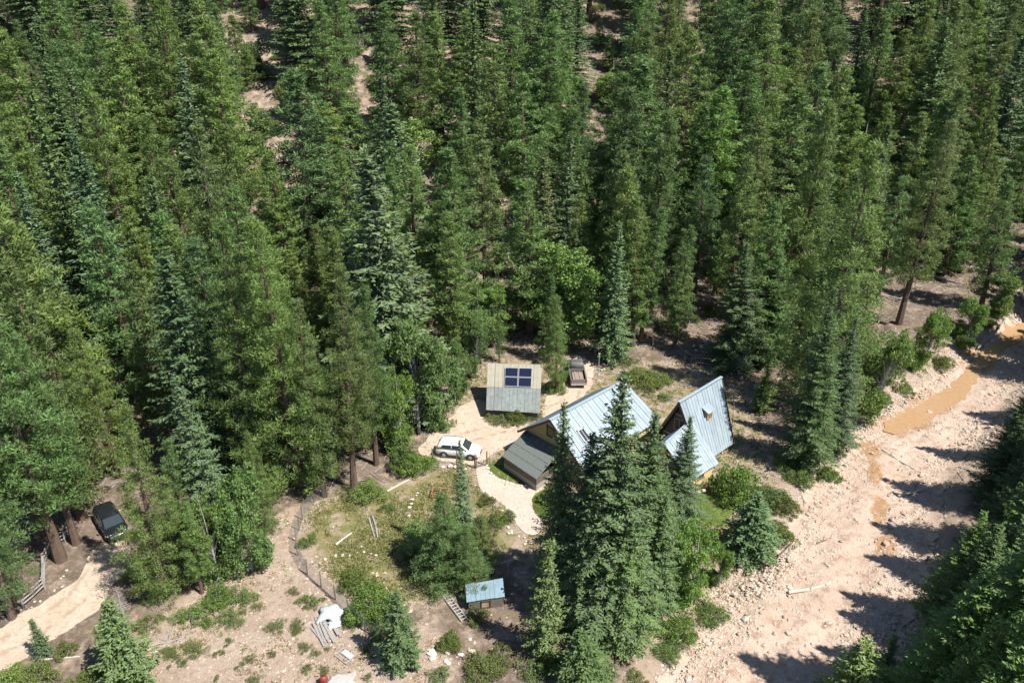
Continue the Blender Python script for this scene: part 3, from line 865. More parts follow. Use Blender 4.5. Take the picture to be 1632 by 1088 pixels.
# tops read off the photo, row by row
for a in [(37, 25, 22, 'S'), (62, -25, 22, 'P'), (8, 50, 24, 'P', 1.15, 'yellow-green'), (75, 95, 20, 'S', .9, 'green'), (100, 68, 20, 'P', 1, 'dark green'), (150, 40, 22, 'P'), (200, 5, 22, 'P'), (115, 205, 24, 'S', 1.15, 'blue-green'),
          (280, 90, 25, 'S', 1.0, 'silvery green'), (312, 0, 22, 'P'), (338, 80, 24, 'P'), (258, -10, 20, 'P'), (30, 170, 22, 'P'), (150, 150, 22, 'P', 1, 'yellow-green'), (370, 25, 13, 'P'), (400, 52, 8, 'J'), (408, 165, 8, 'J'), (462, 106, 9, 'J'), (515, 0, 20, 'P'),
          (517, 155, 10, 'A'), (500, 215, 15, 'S'), (428, 240, 21, 'P', 1.1), (345, 200, 22, 'P'), (160, 325, 23, 'P', 1.1, 'green'), (262, 363, 22, 'P', 1, 'yellow-green'), (312, 380, 21, 'P'), (66, 402, 17, 'S', .8, 'silvery green'), (0, 335, 22, 'P'),
          (12, 425, 24, 'P', .9), (520, 360, 18, 'P'), (235, 280, 22, 'F'), (200, 420, 20, 'P'), (395, 350, 24, 'P', 1.1, 'yellow-green'),
          (613, 8, 20, 'P'), (634, 55, 15, 'P'), (746, 0, 25, 'F'), (820, 0, 23, 'P'), (789, 72, 24, 'P', 1.1), (860, 40, 23, 'P'), (887, 18, 23, 'P'), (735, 140, 20, 'P'), (770, 200, 21, 'P', .95), (712, 250, 15, 'P'),
          (646, 168, 14, 'A', 1.1), (607, 178, 14, 'P'), (692, 165, 11, 'A'), (607, 228, 20, 'P'), (650, 235, 22, 'P'), (557, 247, 23, 'P', 1.1), (545, 235, 18, 'S'), (503, 358, 17, 'P', .9), (720, 343, 18, 'P', 1.1), (866, 240, 22, 'F', 1., 'olive green'),
          (905, 215, 20, 'S'), (924, 175, 21, 'P'), (980, 86, 10, 'A'), (978, 187, 15, 'S'), (924, 318, 17, 'P'), (993, 240, 23, 'P'), (1012, -5, 24, 'P'), (1042, 50, 20, 'P'), (1068, 77, 20, 'S'), (1093, 20, 12, 'J'), (1132, 56, 11, 'P'),
          (1147, 140, 21, 'P', 1.15, 'bright green'), (1108, 165, 19, 'P', .9), (1190, -8, 26, 'P'), (1242, -5, 26, 'P'), (1298, 20, 18, 'P'), (1341, 108, 24, 'P', 1, 'yellow-green'), (1410, 27, 20, 'P'), (1445, 48, 20, 'P'), (1511, 33, 24, 'F', 1.1),
          (1542, 138, 22, 'P', 1., 'olive green'), (1461, 178, 19, 'P'), (1500, 164, 20, 'P'), (1364, 170, 20, 'P'), (1418, 194, 20, 'F'), (1325, 186, 20, 'P'), (1232, 190, 21, 'P', 1, 'olive green'), (1267, 153, 16, 'A'), (1372, 277, 17, 'P', 1, 'dark green'),
          (1596, 70, 20, 'P'), (1620, 8, 20, 'P'), (1573, 0, 20, 'P'), (1008, 267, 22, 'P'), (1060, 180, 22, 'P'), (1190, 250, 22, 'P'), (1590, 205, 18, 'P'), (1550, 250, 18, 'P'), (1440, 285, 18, 'P'), (1400, 330, 16, 'P'), (1620, 290, 18, 'P'),
          (1130, 250, 20, 'P'), (1250, 330, 20, 'P', 1., 'green'), (1090, 365, 14, 'P', .8), (840, 120, 22, 'P'), (700, 20, 22, 'P'), (660, 20, 18, 'P'), 
          (585, 330, 18, 'A', 1.), (1160, -20, 22, 'P'), (1340, -10, 20, 'P'), (1380, 10, 20, 'F'), (1480, 0, 20, 'P'), (1540, 10, 20, 'P')]:
    top(a[0], a[1], a[2] * (1.14 if a[2] > 13 and a[1] < 235 else 1), a[3], *(a[4:]))
top(1003, 130, 13, 'D', 1.0, None, 'bleached white dead tree standing on the hillside')
top(1105, 135, 9, 'D', .9, None, 'small grey dead tree left of the bright pine')
stand(198, 985, 935, 'D', 1.0, 'grey', 'grey dead bushy snag beside the dirt road', None, 1)
stand(1165, 695, 636, 'D', .35, 'grey', 'dark dead stump pole at the corner of the steep roof', None, 0)

# the rest of the forest, spaced by chance, leaving the openings the photo shows
CLEAR = [[(440, 800), (560, 770), (660, 735), (650, 700), (720, 640), (760, 575), (880, 540), (960, 570), (1010, 545), (1200, 560), (1260, 640), (1300, 720), (1260, 900), (1040, 1300), (-300, 1300), (-300, 1000), (60, 880), (140, 780), (230, 830), (300, 950), (420, 900)],
         [(1030, 425), (1160, 420), (1150, 560), (1000, 560)], [(900, 440), (1000, 440), (1000, 560), (880, 560)], [(780, 385), (890, 385), (890, 430), (780, 430)],
         [(1360, 400), (1660, 380), (1660, 520), (1400, 520)], [(380, 90), (450, 80), (455, 130), (390, 130)], [(395, 180), (450, 180), (450, 225), (395, 225)], [(545, 85), (610, 85), (600, 135), (550, 130)], [(550, 150), (600, 150), (590, 200), (550, 200)], [(940, 10), (1000, 0), (995, 60), (945, 60)], [(930, 95), (960, 95), (955, 130), (930, 130)],
         [(1180, 360), (1240, 360), (1240, 420), (1180, 420)]]
SEE = [(575, 110, 16, 14), (420, 202, 16, 10), (430, 105, 14, 8), (562, 170, 6, 12), (975, 40, 12, 14), (945, 112, 5, 6), (845, 408, 26, 7), (1120, 500, 40, 50), (1060, 440, 20, 18), (950, 500, 26, 30), (1480, 460, 70, 30), (1400, 420, 14, 12), (1200, 450, 14, 20), (1180, 380, 10, 16), (1390, 335, 16, 14), (240, 740, 22, 40), (310, 815, 16, 12), (490, 420, 8, 10)]
def hides(x, y, z, h, r):
    for f in np.linspace(.15, 1., 9):
        a, b, c = proj(x, y, z + h * f)
        rp = FPX * r * (1.05 - f * .8) / c
        for sx, sy, rx, ry in SEE:
            if abs(a - sx) < rx + rp * .8 and abs(b - sy) < ry + 2: return True
        if f > .3 and inpoly(a, b, CLEAR[0]) and b < 1000: return True
    return False
pos = [(t['x'], t['y'], t['r']) for t in TREES]
FILL = []
cand = []
frs = random.Random(21)
for _ in range(26000):
    y = frs.uniform(40, 262); x = frs.uniform(-.68 * y - 22, .68 * y + 26)
    cand.append((x, y))
CA = np.array(cand)
CZ = hz(CA[:, 0], CA[:, 1]); CSD = wash_sd(CA[:, 0], CA[:, 1])
CPX, CPY, _ = proj(CA[:, 0], CA[:, 1], CZ)
PA = [np.array([p[0] for p in pos]), np.array([p[1] for p in pos])]
cell = {}
def near(x, y, d):
    i, j = int(x // 6), int(y // 6)
    for a in (-1, 0, 1):
        for b in (-1, 0, 1):
            for (u, v) in cell.get((i + a, j + b), ()):
                if (u - x) ** 2 + (v - y) ** 2 < d * d: return True
    return False
for u, v, _ in pos: cell.setdefault((int(u // 6), int(v // 6)), []).append((u, v))
for i, (x, y) in enumerate(cand):
    if CSD[i] < 1.8: continue
    d = 5.6 + (1.2 if y > 118 else 0)
    if near(x, y, d): continue
    px, py = CPX[i], CPY[i]
    if any(inpoly(px, py, c) for c in CLEAR): continue
    if y < 62 and x < 20: continue
    if y < 82 and x > 24: continue
    h = (frs.uniform(20, 30) if y < 112 else frs.uniform(16, 30)) if frs.random() < .76 else frs.uniform(6, 14)
    if hides(x, y, CZ[i], h, 2.2):
        h = frs.uniform(5, 10)
        if hides(x, y, CZ[i], h, 1.5): continue
    cell.setdefault((int(x // 6), int(y // 6)), []).append((x, y))
    u = frs.random()
    kind = 'P' if u < .56 else 'S' if u < .70 else 'F' if u < .88 else 'A'
    if kind == 'A': h = min(h, frs.uniform(9, 14))
    FILL.append((x, y, h, kind, CZ[i]))
def shown(x, y, h, z):
    """rough share of the picture a tree takes"""
    a, b, c = proj(x, y, z + h * .75)
    if a < -30 or a > 1662 or b < -20 or b > 1140: return 0.
    return h / c
FILL.sort(key=lambda q: -shown(q[0], q[1], q[2], q[4]))
n_ind = max(0, 292 - len(TREES))
WOOD = []
for i, (x, y, h, kind, z) in enumerate(FILL):
    if i < n_ind and shown(x, y, h, z) > 0:
        plant(kind, x, y, h, frs.choice([.8, .95, 1.05, 1.2, 1.35, 1.5]))
    else:
        WOOD.append((x, y, z, h, kind))
print('trees', len(TREES), 'wood', len(WOOD))

# the far wood and the trees outside the frame: one object, geometry nodes placing the same trees
def wood_object(name, pts, protos):
    me = bpy.data.meshes.new(name)
    me.vertices.add(len(pts)); me.vertices.foreach_set('co', np.array([p[:3] for p in pts], np.float32).ravel())
    rot = [frs.uniform(0, 6.28) for _ in pts]; ki = [frs.randrange(len(protos)) for _ in pts]
    a = me.attributes.new('rotz', 'FLOAT', 'POINT'); a.data.foreach_set('value', rot)
    a = me.attributes.new('pick', 'INT', 'POINT'); a.data.foreach_set('value', ki)
    a = me.attributes.new('size', 'FLOAT_VECTOR', 'POINT')
    a.data.foreach_set('vector', np.array([(1.7 * (p[3] / 21) ** .7, 1.7 * (p[3] / 21) ** .7, p[3] / 21) for p in pts], np.float32).ravel())
    o = bpy.data.objects.new(name, me); COL.objects.link(o)
    ng = bpy.data.node_groups.new(name, 'GeometryNodeTree')
    ng.interface.new_socket('Geometry', in_out='INPUT', socket_type='NodeSocketGeometry')
    ng.interface.new_socket('Geometry', in_out='OUTPUT', socket_type='NodeSocketGeometry')
    N_ = ng.nodes; L_ = ng.links
    gi = N_.new('NodeGroupInput'); go = N_.new('NodeGroupOutput')
    jn = N_.new('GeometryNodeJoinGeometry')
    def attr(nm, ty):
        q = N_.new('GeometryNodeInputNamedAttribute'); q.data_type = ty; q.inputs['Name'].default_value = nm; return q
    ar = attr('rotz', 'FLOAT'); ap = attr('pick', 'INT'); asz = attr('size', 'FLOAT_VECTOR')
    cx = N_.new('ShaderNodeCombineXYZ'); L_.new(ar.outputs['Attribute'], cx.inputs['Z'])
    for k, (ot, oc) in enumerate(protos):
        cmp = N_.new('FunctionNodeCompare'); cmp.data_type = 'INT'; cmp.operation = 'EQUAL'
        ins = [s for s in cmp.inputs if s.type == 'INT']
        L_.new(ap.outputs['Attribute'], ins[0]); ins[1].default_value = k
        for ob in (ot, oc):
            oi = N_.new('GeometryNodeObjectInfo'); oi.inputs['Object'].default_value = ob; oi.transform_space = 'ORIGINAL'; oi.inputs['As Instance'].default_value = True
            ip = N_.new('GeometryNodeInstanceOnPoints')
            L_.new(gi.outputs[0], ip.inputs['Points']); L_.new(cmp.outputs['Result'], ip.inputs['Selection'])
            L_.new(oi.outputs['Geometry'], ip.inputs['Instance']); L_.new(cx.outputs[0], ip.inputs['Rotation']); L_.new(asz.outputs['Attribute'], ip.inputs['Scale'])
            L_.new(ip.outputs['Instances'], jn.inputs[0])
    L_.new(jn.outputs[0], go.inputs[0])
    md = o.modifiers.new('wood', 'NODES'); md.node_group = ng
    return tag(o, kind='stuff')
def first_pair(kind, used):
    for t in TREES:
        if t['kind'] == kind and t['root'].name not in used:
            ch = {c.data.name.split('.')[0]: c for c in t['root'].children}
            if 'crown' in ch:
                used.add(t['root'].name); return ch['trunk'], ch['crown']
if WOOD:
    used = set(); pr = []
    for kd in ('P', 'P', 'P', 'S', 'F', 'F', 'P'):
        pr.append(first_pair(kd, used))
    w = wood_object('distant_wood', WOOD, pr)
    tag(w, 'distant mass of conifers higher up the hillside', 'forest')

# ------------------------------------------------------------------ buildings
M_roofb = ribbed('blue_grey_metal_roof', (.215, .27, .305), (.31, .365, .395), .5, .0, .9, .5)
M_roofs = ribbed('weathered_sheet_metal', (.13, .15, .145), (.22, .24, .225), .6, .0, 1.6, .4)
M_rooft = ribbed('bare_sheet_metal', (.25, .235, .18), (.31, .29, .225), .5, .0, 1.6, .4)
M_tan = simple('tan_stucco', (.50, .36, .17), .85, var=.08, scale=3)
M_tan_lit = simple('sunlit_tan_stucco', (.58, .43, .20), .85, var=.08, scale=3)  # the tan stucco lightened: sunlight put into the wall colour
M_trim = simple('dark_wood_trim', (.07, .045, .032), .7, var=.2)
M_lwood = simple('pale_wood', (.42, .32, .20), .75, var=.2)
M_gwood = simple('darkened_grey_boards', (.12, .10, .082), .85, var=.3, scale=3)  # grey boards, darkened to carry the shade on hut walls and steep gable
M_stonew = simple('field_stone_wall', (.30, .26, .22), .9, var=.35, scale=4, bump=.6)
M_seam = simple('seam_metal', (.26, .33, .38), .4, var=.05)
def glass(name, col, rough=.08):
    m, n, l, p = new_mat(name)
    p.inputs['Base Color'].default_value = (*col, 1); p.inputs['Roughness'].default_value = rough; p.inputs['Specular IOR Level'].default_value = .8
    nz = n.new('ShaderNodeTexNoise'); nz.inputs['Scale'].default_value = 1.5
    b = n.new('ShaderNodeBump'); b.inputs['Strength'].default_value = .06; l.new(nz.outputs['Fac'], b.inputs['Height']); l.new(b.outputs['Normal'], p.inputs['Normal'])
    return m
M_glass = glass('window_glass', (.03, .04, .045))
M_pv = glass('solar_cells', (.01, .012, .03), .15)
M_porchg = glass('porch_glazing', (.12, .135, .122), .5)
M_bar = simple('grey_green_bar', (.16, .18, .165), .6)
M_alu = simple('aluminium_frame', (.36, .37, .38), .4, var=.05)

def lerp(a, b, t): return Vector(a) * (1 - t) + Vector(b) * t
class House:
    """points are given in the place's coordinates; meshes are stored relative to the house's foot"""
    def __init__(self, name, foot, label, cat='house'):
        self.o = Vector((foot[0], foot[1], h1(*foot))); self.root = empty(name, self.o); tag(self.root, label, cat)
    def L(self, p): return Vector(p) - self.o
    def roof(self, r0, r1, e1, e0, n, mat, t=.10, rib=True, name='roof', edge=True, edge_mat=None):
        """slope between ridge r0-r1 and eave e0-e1, laid as n metal sheets"""
        r0, r1, e0, e1 = map(self.L, (r0, r1, e0, e1))
        nrm = (e0 - r0).cross(e1 - e0).normalized()
        if nrm.z < 0: nrm = -nrm
        deck = MB(); q = [p - nrm * .03 for p in (r0, e0, e1, r1)]
        deck.slab(q if (q[1] - q[0]).cross(q[3] - q[0]).dot(nrm) > 0 else q[::-1], t)
        dk = deck.build(name, edge_mat or M_trim, self.root)
        for i in range(n):
            a, b = i / n, (i + 1) / n - .003
            P = [lerp(r0, r1, a), lerp(e0, e1, a), lerp(e0, e1, b), lerp(r0, r1, b)]
            P = [p + (p - (r0 + r1 + e0 + e1) / 4).normalized() * .03 for p in P] if edge and i in (0, n - 1) else P
            if (P[1] - P[0]).cross(P[3] - P[0]).dot(nrm) < 0: P = P[::-1]
            sh = MB().slab(P, .02)
            # standing ribs on the sheet
            for f in (.04, .52):
                u = a + (b - a) * f
                A, B = lerp(r0, r1, u), lerp(e0, e1, u); w = (r1 - r0).normalized() * .025
                R4 = [A - w + nrm * .022, B - w + nrm * .022, B + w + nrm * .022, A + w + nrm * .022]
                if (R4[1] - R4[0]).cross(R4[3] - R4[0]).dot(nrm) < 0: R4 = R4[::-1]
                if rib: sh.slab(R4, .05)
            sh.build('roof_sheet', mat, dk)
        return dk
    def wall(self, pts, mat, t=.18, name='wall', inward=None):
        P = [self.L(p) for p in pts]
        n = (P[1] - P[0]).cross(P[2] - P[0]).normalized()
        if inward is not None and n.dot(self.L(inward) - P[0]) < 0: n = -n
        return MB().prism(P, n * t).build(name, mat, self.root)
    def win(self, pts, parent=None, mat=None, frame=M_trim, fw=.09, mullions=0, out=None, name='window'):
        """flat window of four points, frame standing proud along 'out'"""
        P = [self.L(p) for p in pts]; n = (P[1] - P[0]).cross(P[3] - P[0]).normalized()
        if out is not None and n.dot(Vector(out)) < 0: n = -n
        P = [p + n * .05 for p in P]
        c = sum(P, Vector()) / 4
        fr = MB()
        for i in range(4):
            a, b = P[i], P[(i + 1) % 4]; d = (b - a).normalized(); s = (c - (a + b) / 2); s = (s - d * s.dot(d)).normalized() * fw
            fr.prism([a, b, b + s, a + s], -n * .09)
        for m in range(mullions):
            f = (m + 1) / (mullions + 1); a, b = lerp(P[0], P[1], f), lerp(P[3], P[2], f); s = (P[1] - P[0]).normalized() * .03
            fr.prism([a - s, a + s, b + s, b - s], -n * .08)
        f = fr.build(name, frame, self.root)
        MB().prism([p - n * .05 for p in P], -n * .03).build('pane', mat or M_glass, f)
        return f
    def box(self, a, b, w, h, mat, name):
        """beam from a to b"""
        a, b = self.L(a), self.L(b); d = (b - a).normalized(); s = d.cross(Vector((0, 0, 1)))
        s = (s.normalized() if s.length > .01 else Vector((1, 0, 0))) * w / 2; u = s.cross(d).normalized() * h / 2
        return MB().loft([[p - s - u, p + s - u, p + s + u, p - s + u] for p in (a, b)]).build(name, mat, self.root)

U = Vector((math.cos(R(43.8)), math.sin(R(43.8)), 0)); Vv = Vector((U.y, -U.x, 0)); UP = Vector((0, 0, 1))
# ---- the lower house with the long blue-grey roof
O1 = Vector((3.6, 63.61, 0))
H1 = House('gabled_house', (8.0, 67.5), 'tan house with a long blue-grey metal gable roof behind the spruces')
def q1(u, v, z): return O1 + U * u + Vv * v + UP * z
H1.roof(q1(0, 0, 6), q1(11.1, 0, 6), q1(12.0, 4.25, 2.75), q1(-.1, 4.25, 2.75), 13, M_roofb)
H1.roof(q1(0, 0, 6), q1(11.1, 0, 6), q1(11.9, -4.55, 2.6), q1(.1, -4.55, 2.6), 13, M_roofb)
H1.box(q1(-.05, 0, 6.03), q1(11.15, 0, 6.03), .34, .07, M_seam, 'ridge_cap')
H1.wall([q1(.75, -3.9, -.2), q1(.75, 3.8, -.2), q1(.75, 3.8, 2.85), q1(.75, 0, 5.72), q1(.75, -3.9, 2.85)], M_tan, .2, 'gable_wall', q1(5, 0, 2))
H1.wall([q1(11.0, -3.9, -.2), q1(11.0, 3.8, -.2), q1(11.0, 3.8, 2.85), q1(11.0, 0, 5.72), q1(11.0, -3.9, 2.85)], M_tan_lit, .2, 'gable_wall', q1(5, 0, 2))
H1.wall([q1(.95, 3.75, -.2), q1(10.8, 3.75, -.2), q1(10.8, 3.75, 2.9), q1(.95, 3.75, 2.9)], M_tan_lit, .2, 'side_wall', q1(5, 0, 2))
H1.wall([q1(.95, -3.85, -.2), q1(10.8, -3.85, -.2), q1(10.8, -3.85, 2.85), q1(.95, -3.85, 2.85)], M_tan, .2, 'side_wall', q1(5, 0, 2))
# fascia boards along the front gable
H1.box(q1(-.12, 4.2, 2.72), q1(-.02, 0, 5.93), .06, .22, M_trim, 'barge_board')
H1.box(q1(.08, -4.5, 2.58), q1(-.02, 0, 5.93), .06, .22, M_trim, 'barge_board')
# trapezoid gable window, its head following the roof
H1.win([q1(.75, -1.1, 3.45), q1(.75, 1.7, 3.45), q1(.75, 1.7, 4.25), q1(.75, -1.1, 4.75)], mullions=1, out=-U, fw=.14)
H1.win([q1(.75, 2.2, 1.0), q1(.75, 3.2, 1.0), q1(.75, 3.2, 2.2), q1(.75, 2.2, 2.2)], out=-U)
for u in (3.0, 5.5, 8.0): H1.win([q1(u, 3.75, 1.0), q1(u + 1.2, 3.75, 1.0), q1(u + 1.2, 3.75, 2.2), q1(u, 3.75, 2.2)], out=Vv, mullions=1)
H1.win([q1(11.2, -1, 1.0), q1(11.2, 1, 1.0), q1(11.2, 1, 2.2), q1(11.2, -1, 2.2)], out=U, mullions=1)
# roof window on the bright slope
def s1(u, v): return q1(u, v, 6 - 3.25 * v / 4.25 + .08)
H1.win([s1(1.9, 1.7), s1(2.9, 1.7), s1(2.9, 2.9), s1(1.9, 2.9)], out=Vv + UP, frame=M_alu, fw=.16, mullions=1, name='roof_window')
# glazed lean-to porch against the gable
pa, pb, pc, pd = q1(.7, -3.9, 2.75), q1(.7, .9, 2.75), q1(-3.3, 1.5, 1.55), q1(-3.0, -3.5, 1.55)
dk = MB().slab([H1.L(p) for p in (pa, pd, pc, pb)], .12).build('porch_roof', M_trim, H1.root)
pn = (pd - pa).cross(pc - pd).normalized()
if pn.z < 0: pn = -pn
for i in range(6):
    for j in range(4):
        def gp_(a, b): return lerp(lerp(pa, pb, a), lerp(pd, pc, a), b) + pn * .035
        e = .012
        P = [H1.L(gp_(i / 6 + e, j / 4 + e)), H1.L(gp_(i / 6 + e, (j + 1) / 4 - e)), H1.L(gp_((i + 1) / 6 - e, (j + 1) / 4 - e)), H1.L(gp_((i + 1) / 6 - e, j / 4 + e))]
        MB().slab(P, .03).build('glass_pane', M_porchg, dk)
for i in range(7): H1.box(lerp(pa, pb, i / 6) + pn * .03, lerp(pd, pc, i / 6) + pn * .03, .04, .04, M_bar, 'glazing_bar')
for j in range(1, 4): H1.box(lerp(pa, pd, j / 4) + pn * .028, lerp(pb, pc, j / 4) + pn * .028, .04, .036, M_bar, 'glazing_bar')
for a, b in ((q1(-2.85, -3.35, 0), q1(-3.1, 1.35, 0)), (q1(-3.1, 1.35, 0), q1(.74, 1.0, 0)), (q1(-2.85, -3.35, 0), q1(.74, -3.75, 0))):
    zt = 1.42
    H1.wall([a - UP * .2, b - UP * .2, b + UP * .75, a + UP * .75], M_stonew, .25, 'stone_wall', q1(-1, -1, 0))
    H1.wall([a + UP * .75, b + UP * .75, b + UP * zt, a + UP * zt], M_gwood, .12, 'board_wall', q1(-1, -1, 1))

# ---- the steep A-frame
O2 = Vector((16.07, 65.18, 0))
H2 = House('steep_roofed_house', (19.0, 66.5), 'steep A-frame house with pale blue metal roof and small dormer')
def q2(u, v, z): return O2 + U * u + Vv * v + UP * z
H2.roof(q2(0, 0, 7), q2(7.3, 0, 7), q2(6.1, 3.0, 1.0), q2(.3, 3.0, 1.0), 8, M_roofb)
H2.roof(q2(0, 0, 7), q2(7.3, 0, 7), q2(5.3, -2.75, 1.5), q2(.3, -2.75, 1.5), 8, M_roofb)
H2.box(q2(-.05, 0, 7.04), q2(7.35, 0, 7.04), .3, .07, M_seam, 'ridge_cap')
for s in (-1, 1):
    H2.box(q2(-.05, 0, 6.9), q2(.25, (3.03 if s > 0 else 2.78) * s, .95 if s > 0 else 1.42), .07, .26, M_trim, 'barge_board')
    H2.box(q2(7.32, 0, 6.9), q2(6.12 if s > 0 else 5.34, (3.03 if s > 0 else 2.78) * s, .95 if s > 0 else 1.42), .07, .26, M_trim, 'barge_board')
H2.wall([q2(.75, -2.6, -.2), q2(.75, 2.6, -.2), q2(.75, 2.5, 1.6), q2(.75, 0, 6.6), q2(.75, -2.5, 1.6)], M_gwood, .18, 'gable_wall', q2(4, 0, 2))  # shade of this gable put into its dark board colour
H2.wall([q2(5.0, -2.6, -.2), q2(5.0, 2.6, -.2), q2(5.0, 2.5, 1.6), q2(5.0, 0, 6.6), q2(5.0, -2.5, 1.6)], M_tan, .18, 'gable_wall', q2(3, 0, 2))
for s in (-1, 1):
    H2.wall([q2(.93, 2.35 * s, -.2), q2(4.85, 2.35 * s, -.2), q2(4.85, 2.35 * s, 1.95), q2(.93, 2.35 * s, 1.95)], M_tan, .16, 'side_wall', q2(3, 0, 1))
H2.win([q2(.75, -.8, 3.4), q2(.75, .5, 3.4), q2(.75, .5, 4.9), q2(.75, -.8, 4.6)], out=-U, frame=M_lwood, mullions=1)
H2.win([q2(.75, -2.1, .9), q2(.75, -1.0, .9), q2(.75, -1.0, 2.3), q2(.75, -2.1, 2.1)], out=-U, frame=M_lwood)
for z0 in (2.7, 5.2): H2.box(q2(.68, -(6.7 - z0) / 2.1, z0), q2(.68, (6.7 - z0) / 2.1, z0), .1, .16, M_lwood, 'tie_beam')
H2.win([q2(3.3, 2.35, .5), q2(4.5, 2.35, .5), q2(4.5, 2.35, 1.25), q2(3.3, 2.35, 1.25)], out=Vv, frame=M_lwood, mullions=1)
# dormer on the right slope
def dv(z): return (7 - z) / 2.0
d0, d1 = 3.1, 4.0
H2.roof(q2(d0 - .15, dv(5.55) - .05, 5.58), q2(d1 + .15, dv(5.55) - .05, 5.58), q2(d1 + .15, dv(5.55) + .85, 5.15), q2(d0 - .15, dv(5.55) + .85, 5.15), 2, M_roofb, name='dormer_roof')
vf = dv(5.55) + .7
H2.wall([q2(d0, vf, 7 - 2 * vf - .1), q2(d1, vf, 7 - 2 * vf - .1), q2(d1, vf, 5.08), q2(d0, vf, 5.08)], M_lwood, .1, 'dormer_front', q2(3.5, 0, 5))
for u in (d0, d1):
    H2.wall([q2(u, dv(5.4), 5.3), q2(u, vf - .01, 5.06), q2(u, vf - .01, 7 - 2 * vf - .05)], M_lwood, .08, 'dormer_cheek', q2(3.55, 1, 5))
H2.win([q2(d0 + .12, vf, 7 - 2 * vf + .12), q2(d1 - .12, vf, 7 - 2 * vf + .12), q2(d1 - .12, vf, 4.98), q2(d0 + .12, vf, 4.98)], out=Vv, frame=M_lwood, mullions=1)
# front wing
Rf, Rb = Vector((14.2, 61.6, 4.55)), Vector((17.5, 65.3, 4.95))
Ef, Eb = Vector((16.45, 59.35, 1.95)), Vector((19.75, 62.3, 2.0)); Lf, Lb = Vector((13.15, 63.1, 2.65)), Vector((15.4, 65.9, 2.8))
H2.roof(Rf, Rb, Eb, Ef, 6, M_roofb, name='wing_roof')
H2.roof(Rf, lerp(Rf, Rb, .9), Lb, Lf, 5, M_roofb, name='wing_roof')
H2.box(Rf + UP * .04, Rb + UP * .02, .26, .06, M_seam, 'ridge_cap')
H2.box(Rf - UP * .08, Ef - UP * .1, .07, .24, M_trim, 'barge_board'); H2.box(Rf - UP * .08, Lf - UP * .1, .07, .24, M_lwood, 'barge_board')
w0, w1 = Vector((13.95, 63.1, -.2)) , Vector((16.75, 60.2, -.2)); w2 = Vector((19.3, 62.55, -.2))
ap = lerp(w0, w1, .36) + UP * 4.35
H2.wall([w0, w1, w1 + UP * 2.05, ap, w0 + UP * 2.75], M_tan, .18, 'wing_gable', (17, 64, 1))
H2.wall([w1, w2, w2 + UP * 2.05, w1 + UP * 2.05], M_tan_lit, .18, 'wing_wall', (16, 63, 1))
H2.win([lerp(w0, w1, .25) + UP * 2.55, lerp(w0, w1, .55) + UP * 2.55, lerp(w0, w1, .5) + UP * 3.5, lerp(w0, w1, .3) + UP * 3.5], out=-U, mat=M_glass)
H2.win([lerp(w0, w1, .2) + UP * .6, lerp(w0, w1, .42) + UP * .6, lerp(w0, w1, .42) + UP * 2.2, lerp(w0, w1, .2) + UP * 2.2], out=-U, frame=M_lwood, name='door')
H2.box(lerp(w0, w1, .02) + UP * 2.45 - U * .06, lerp(w0, w1, .98) + UP * 2.3 - U * .06, .1, .2, M_lwood, 'tie_beam')
H2.win([lerp(w1, w2, .3) + UP * 1.0, lerp(w1, w2, .6) + UP * 1.0, lerp(w1, w2, .6) + UP * 1.9, lerp(w1, w2, .3) + UP * 1.9], out=Vv, frame=M_lwood)

# ---- the shed with solar panels
sb0, sb1, sf1, sf0 = Vector((-2.75, 79.0, 4.0)), Vector((3.4, 78.7, 4.0)), Vector((2.97, 72.7, 1.25)), Vector((-2.8, 73.4, 1.25))
H3 = House('solar_shed', (.2, 75.4), 'sheet metal shed with four solar panels on its roof', 'shed')
m0, m1 = lerp(sb0, sf0, .5), lerp(sb1, sf1, .5)
H3.roof(m0 + UP * -.05, m1 + UP * -.05, sf1, sf0, 7, M_roofs)
H3.roof(sb0, sb1, lerp(sb1, sf1, .515), lerp(sb0, sf0, .515), 7, M_rooft)
for a, b in ((sb0, sb1), (sb1, sf1), (sf1, sf0), (sf0, sb0)):
    c = (sb0 + sb1 + sf0 + sf1) / 4
    A, B = lerp(a, c, .07), lerp(b, c, .07)
    H3.wall([(A.x, A.y, -.2), (B.x, B.y, -.2), (B.x, B.y, B.z - .2), (A.x, A.y, A.z - .2)], M_gwood, .1, 'wall', (c.x, c.y, 1))
sn = (sf0 - sb0).cross(sf1 - sf0).normalized()
if sn.z < 0: sn = -sn
def sp(a, b): return lerp(lerp(sb0, sb1, a), lerp(sf0, sf1, a), b) + sn * .16
for i in range(2):
    for j in range(2):
        a0, a1 = .325 + i * .255, .325 + i * .255 + .245; b0, b1 = .10 + j * .205, .10 + j * .205 + .195
        P = [sp(a0, b0), sp(a0, b1), sp(a1, b1), sp(a1, b0)]
        pv = MB().slab([H3.L(p) for p in P], .05).build('solar_panel', M_alu, H3.root)
        e = .022; ei = .007
        I = [sp(a0 + ei, b0 + ei), sp(a0 + ei, b1 - ei), sp(a1 - ei, b1 - ei), sp(a1 - ei, b0 + ei)]
        MB().slab([H3.L(p) + sn * .006 for p in I], .012).build('cell_sheet', M_pv, pv)
for b in (.12, .28, .33, .49): H3.box(sp(.315, b) - sn * .09, sp(.835, b) - sn * .09, .05, .06, M_alu, 'panel_rail')

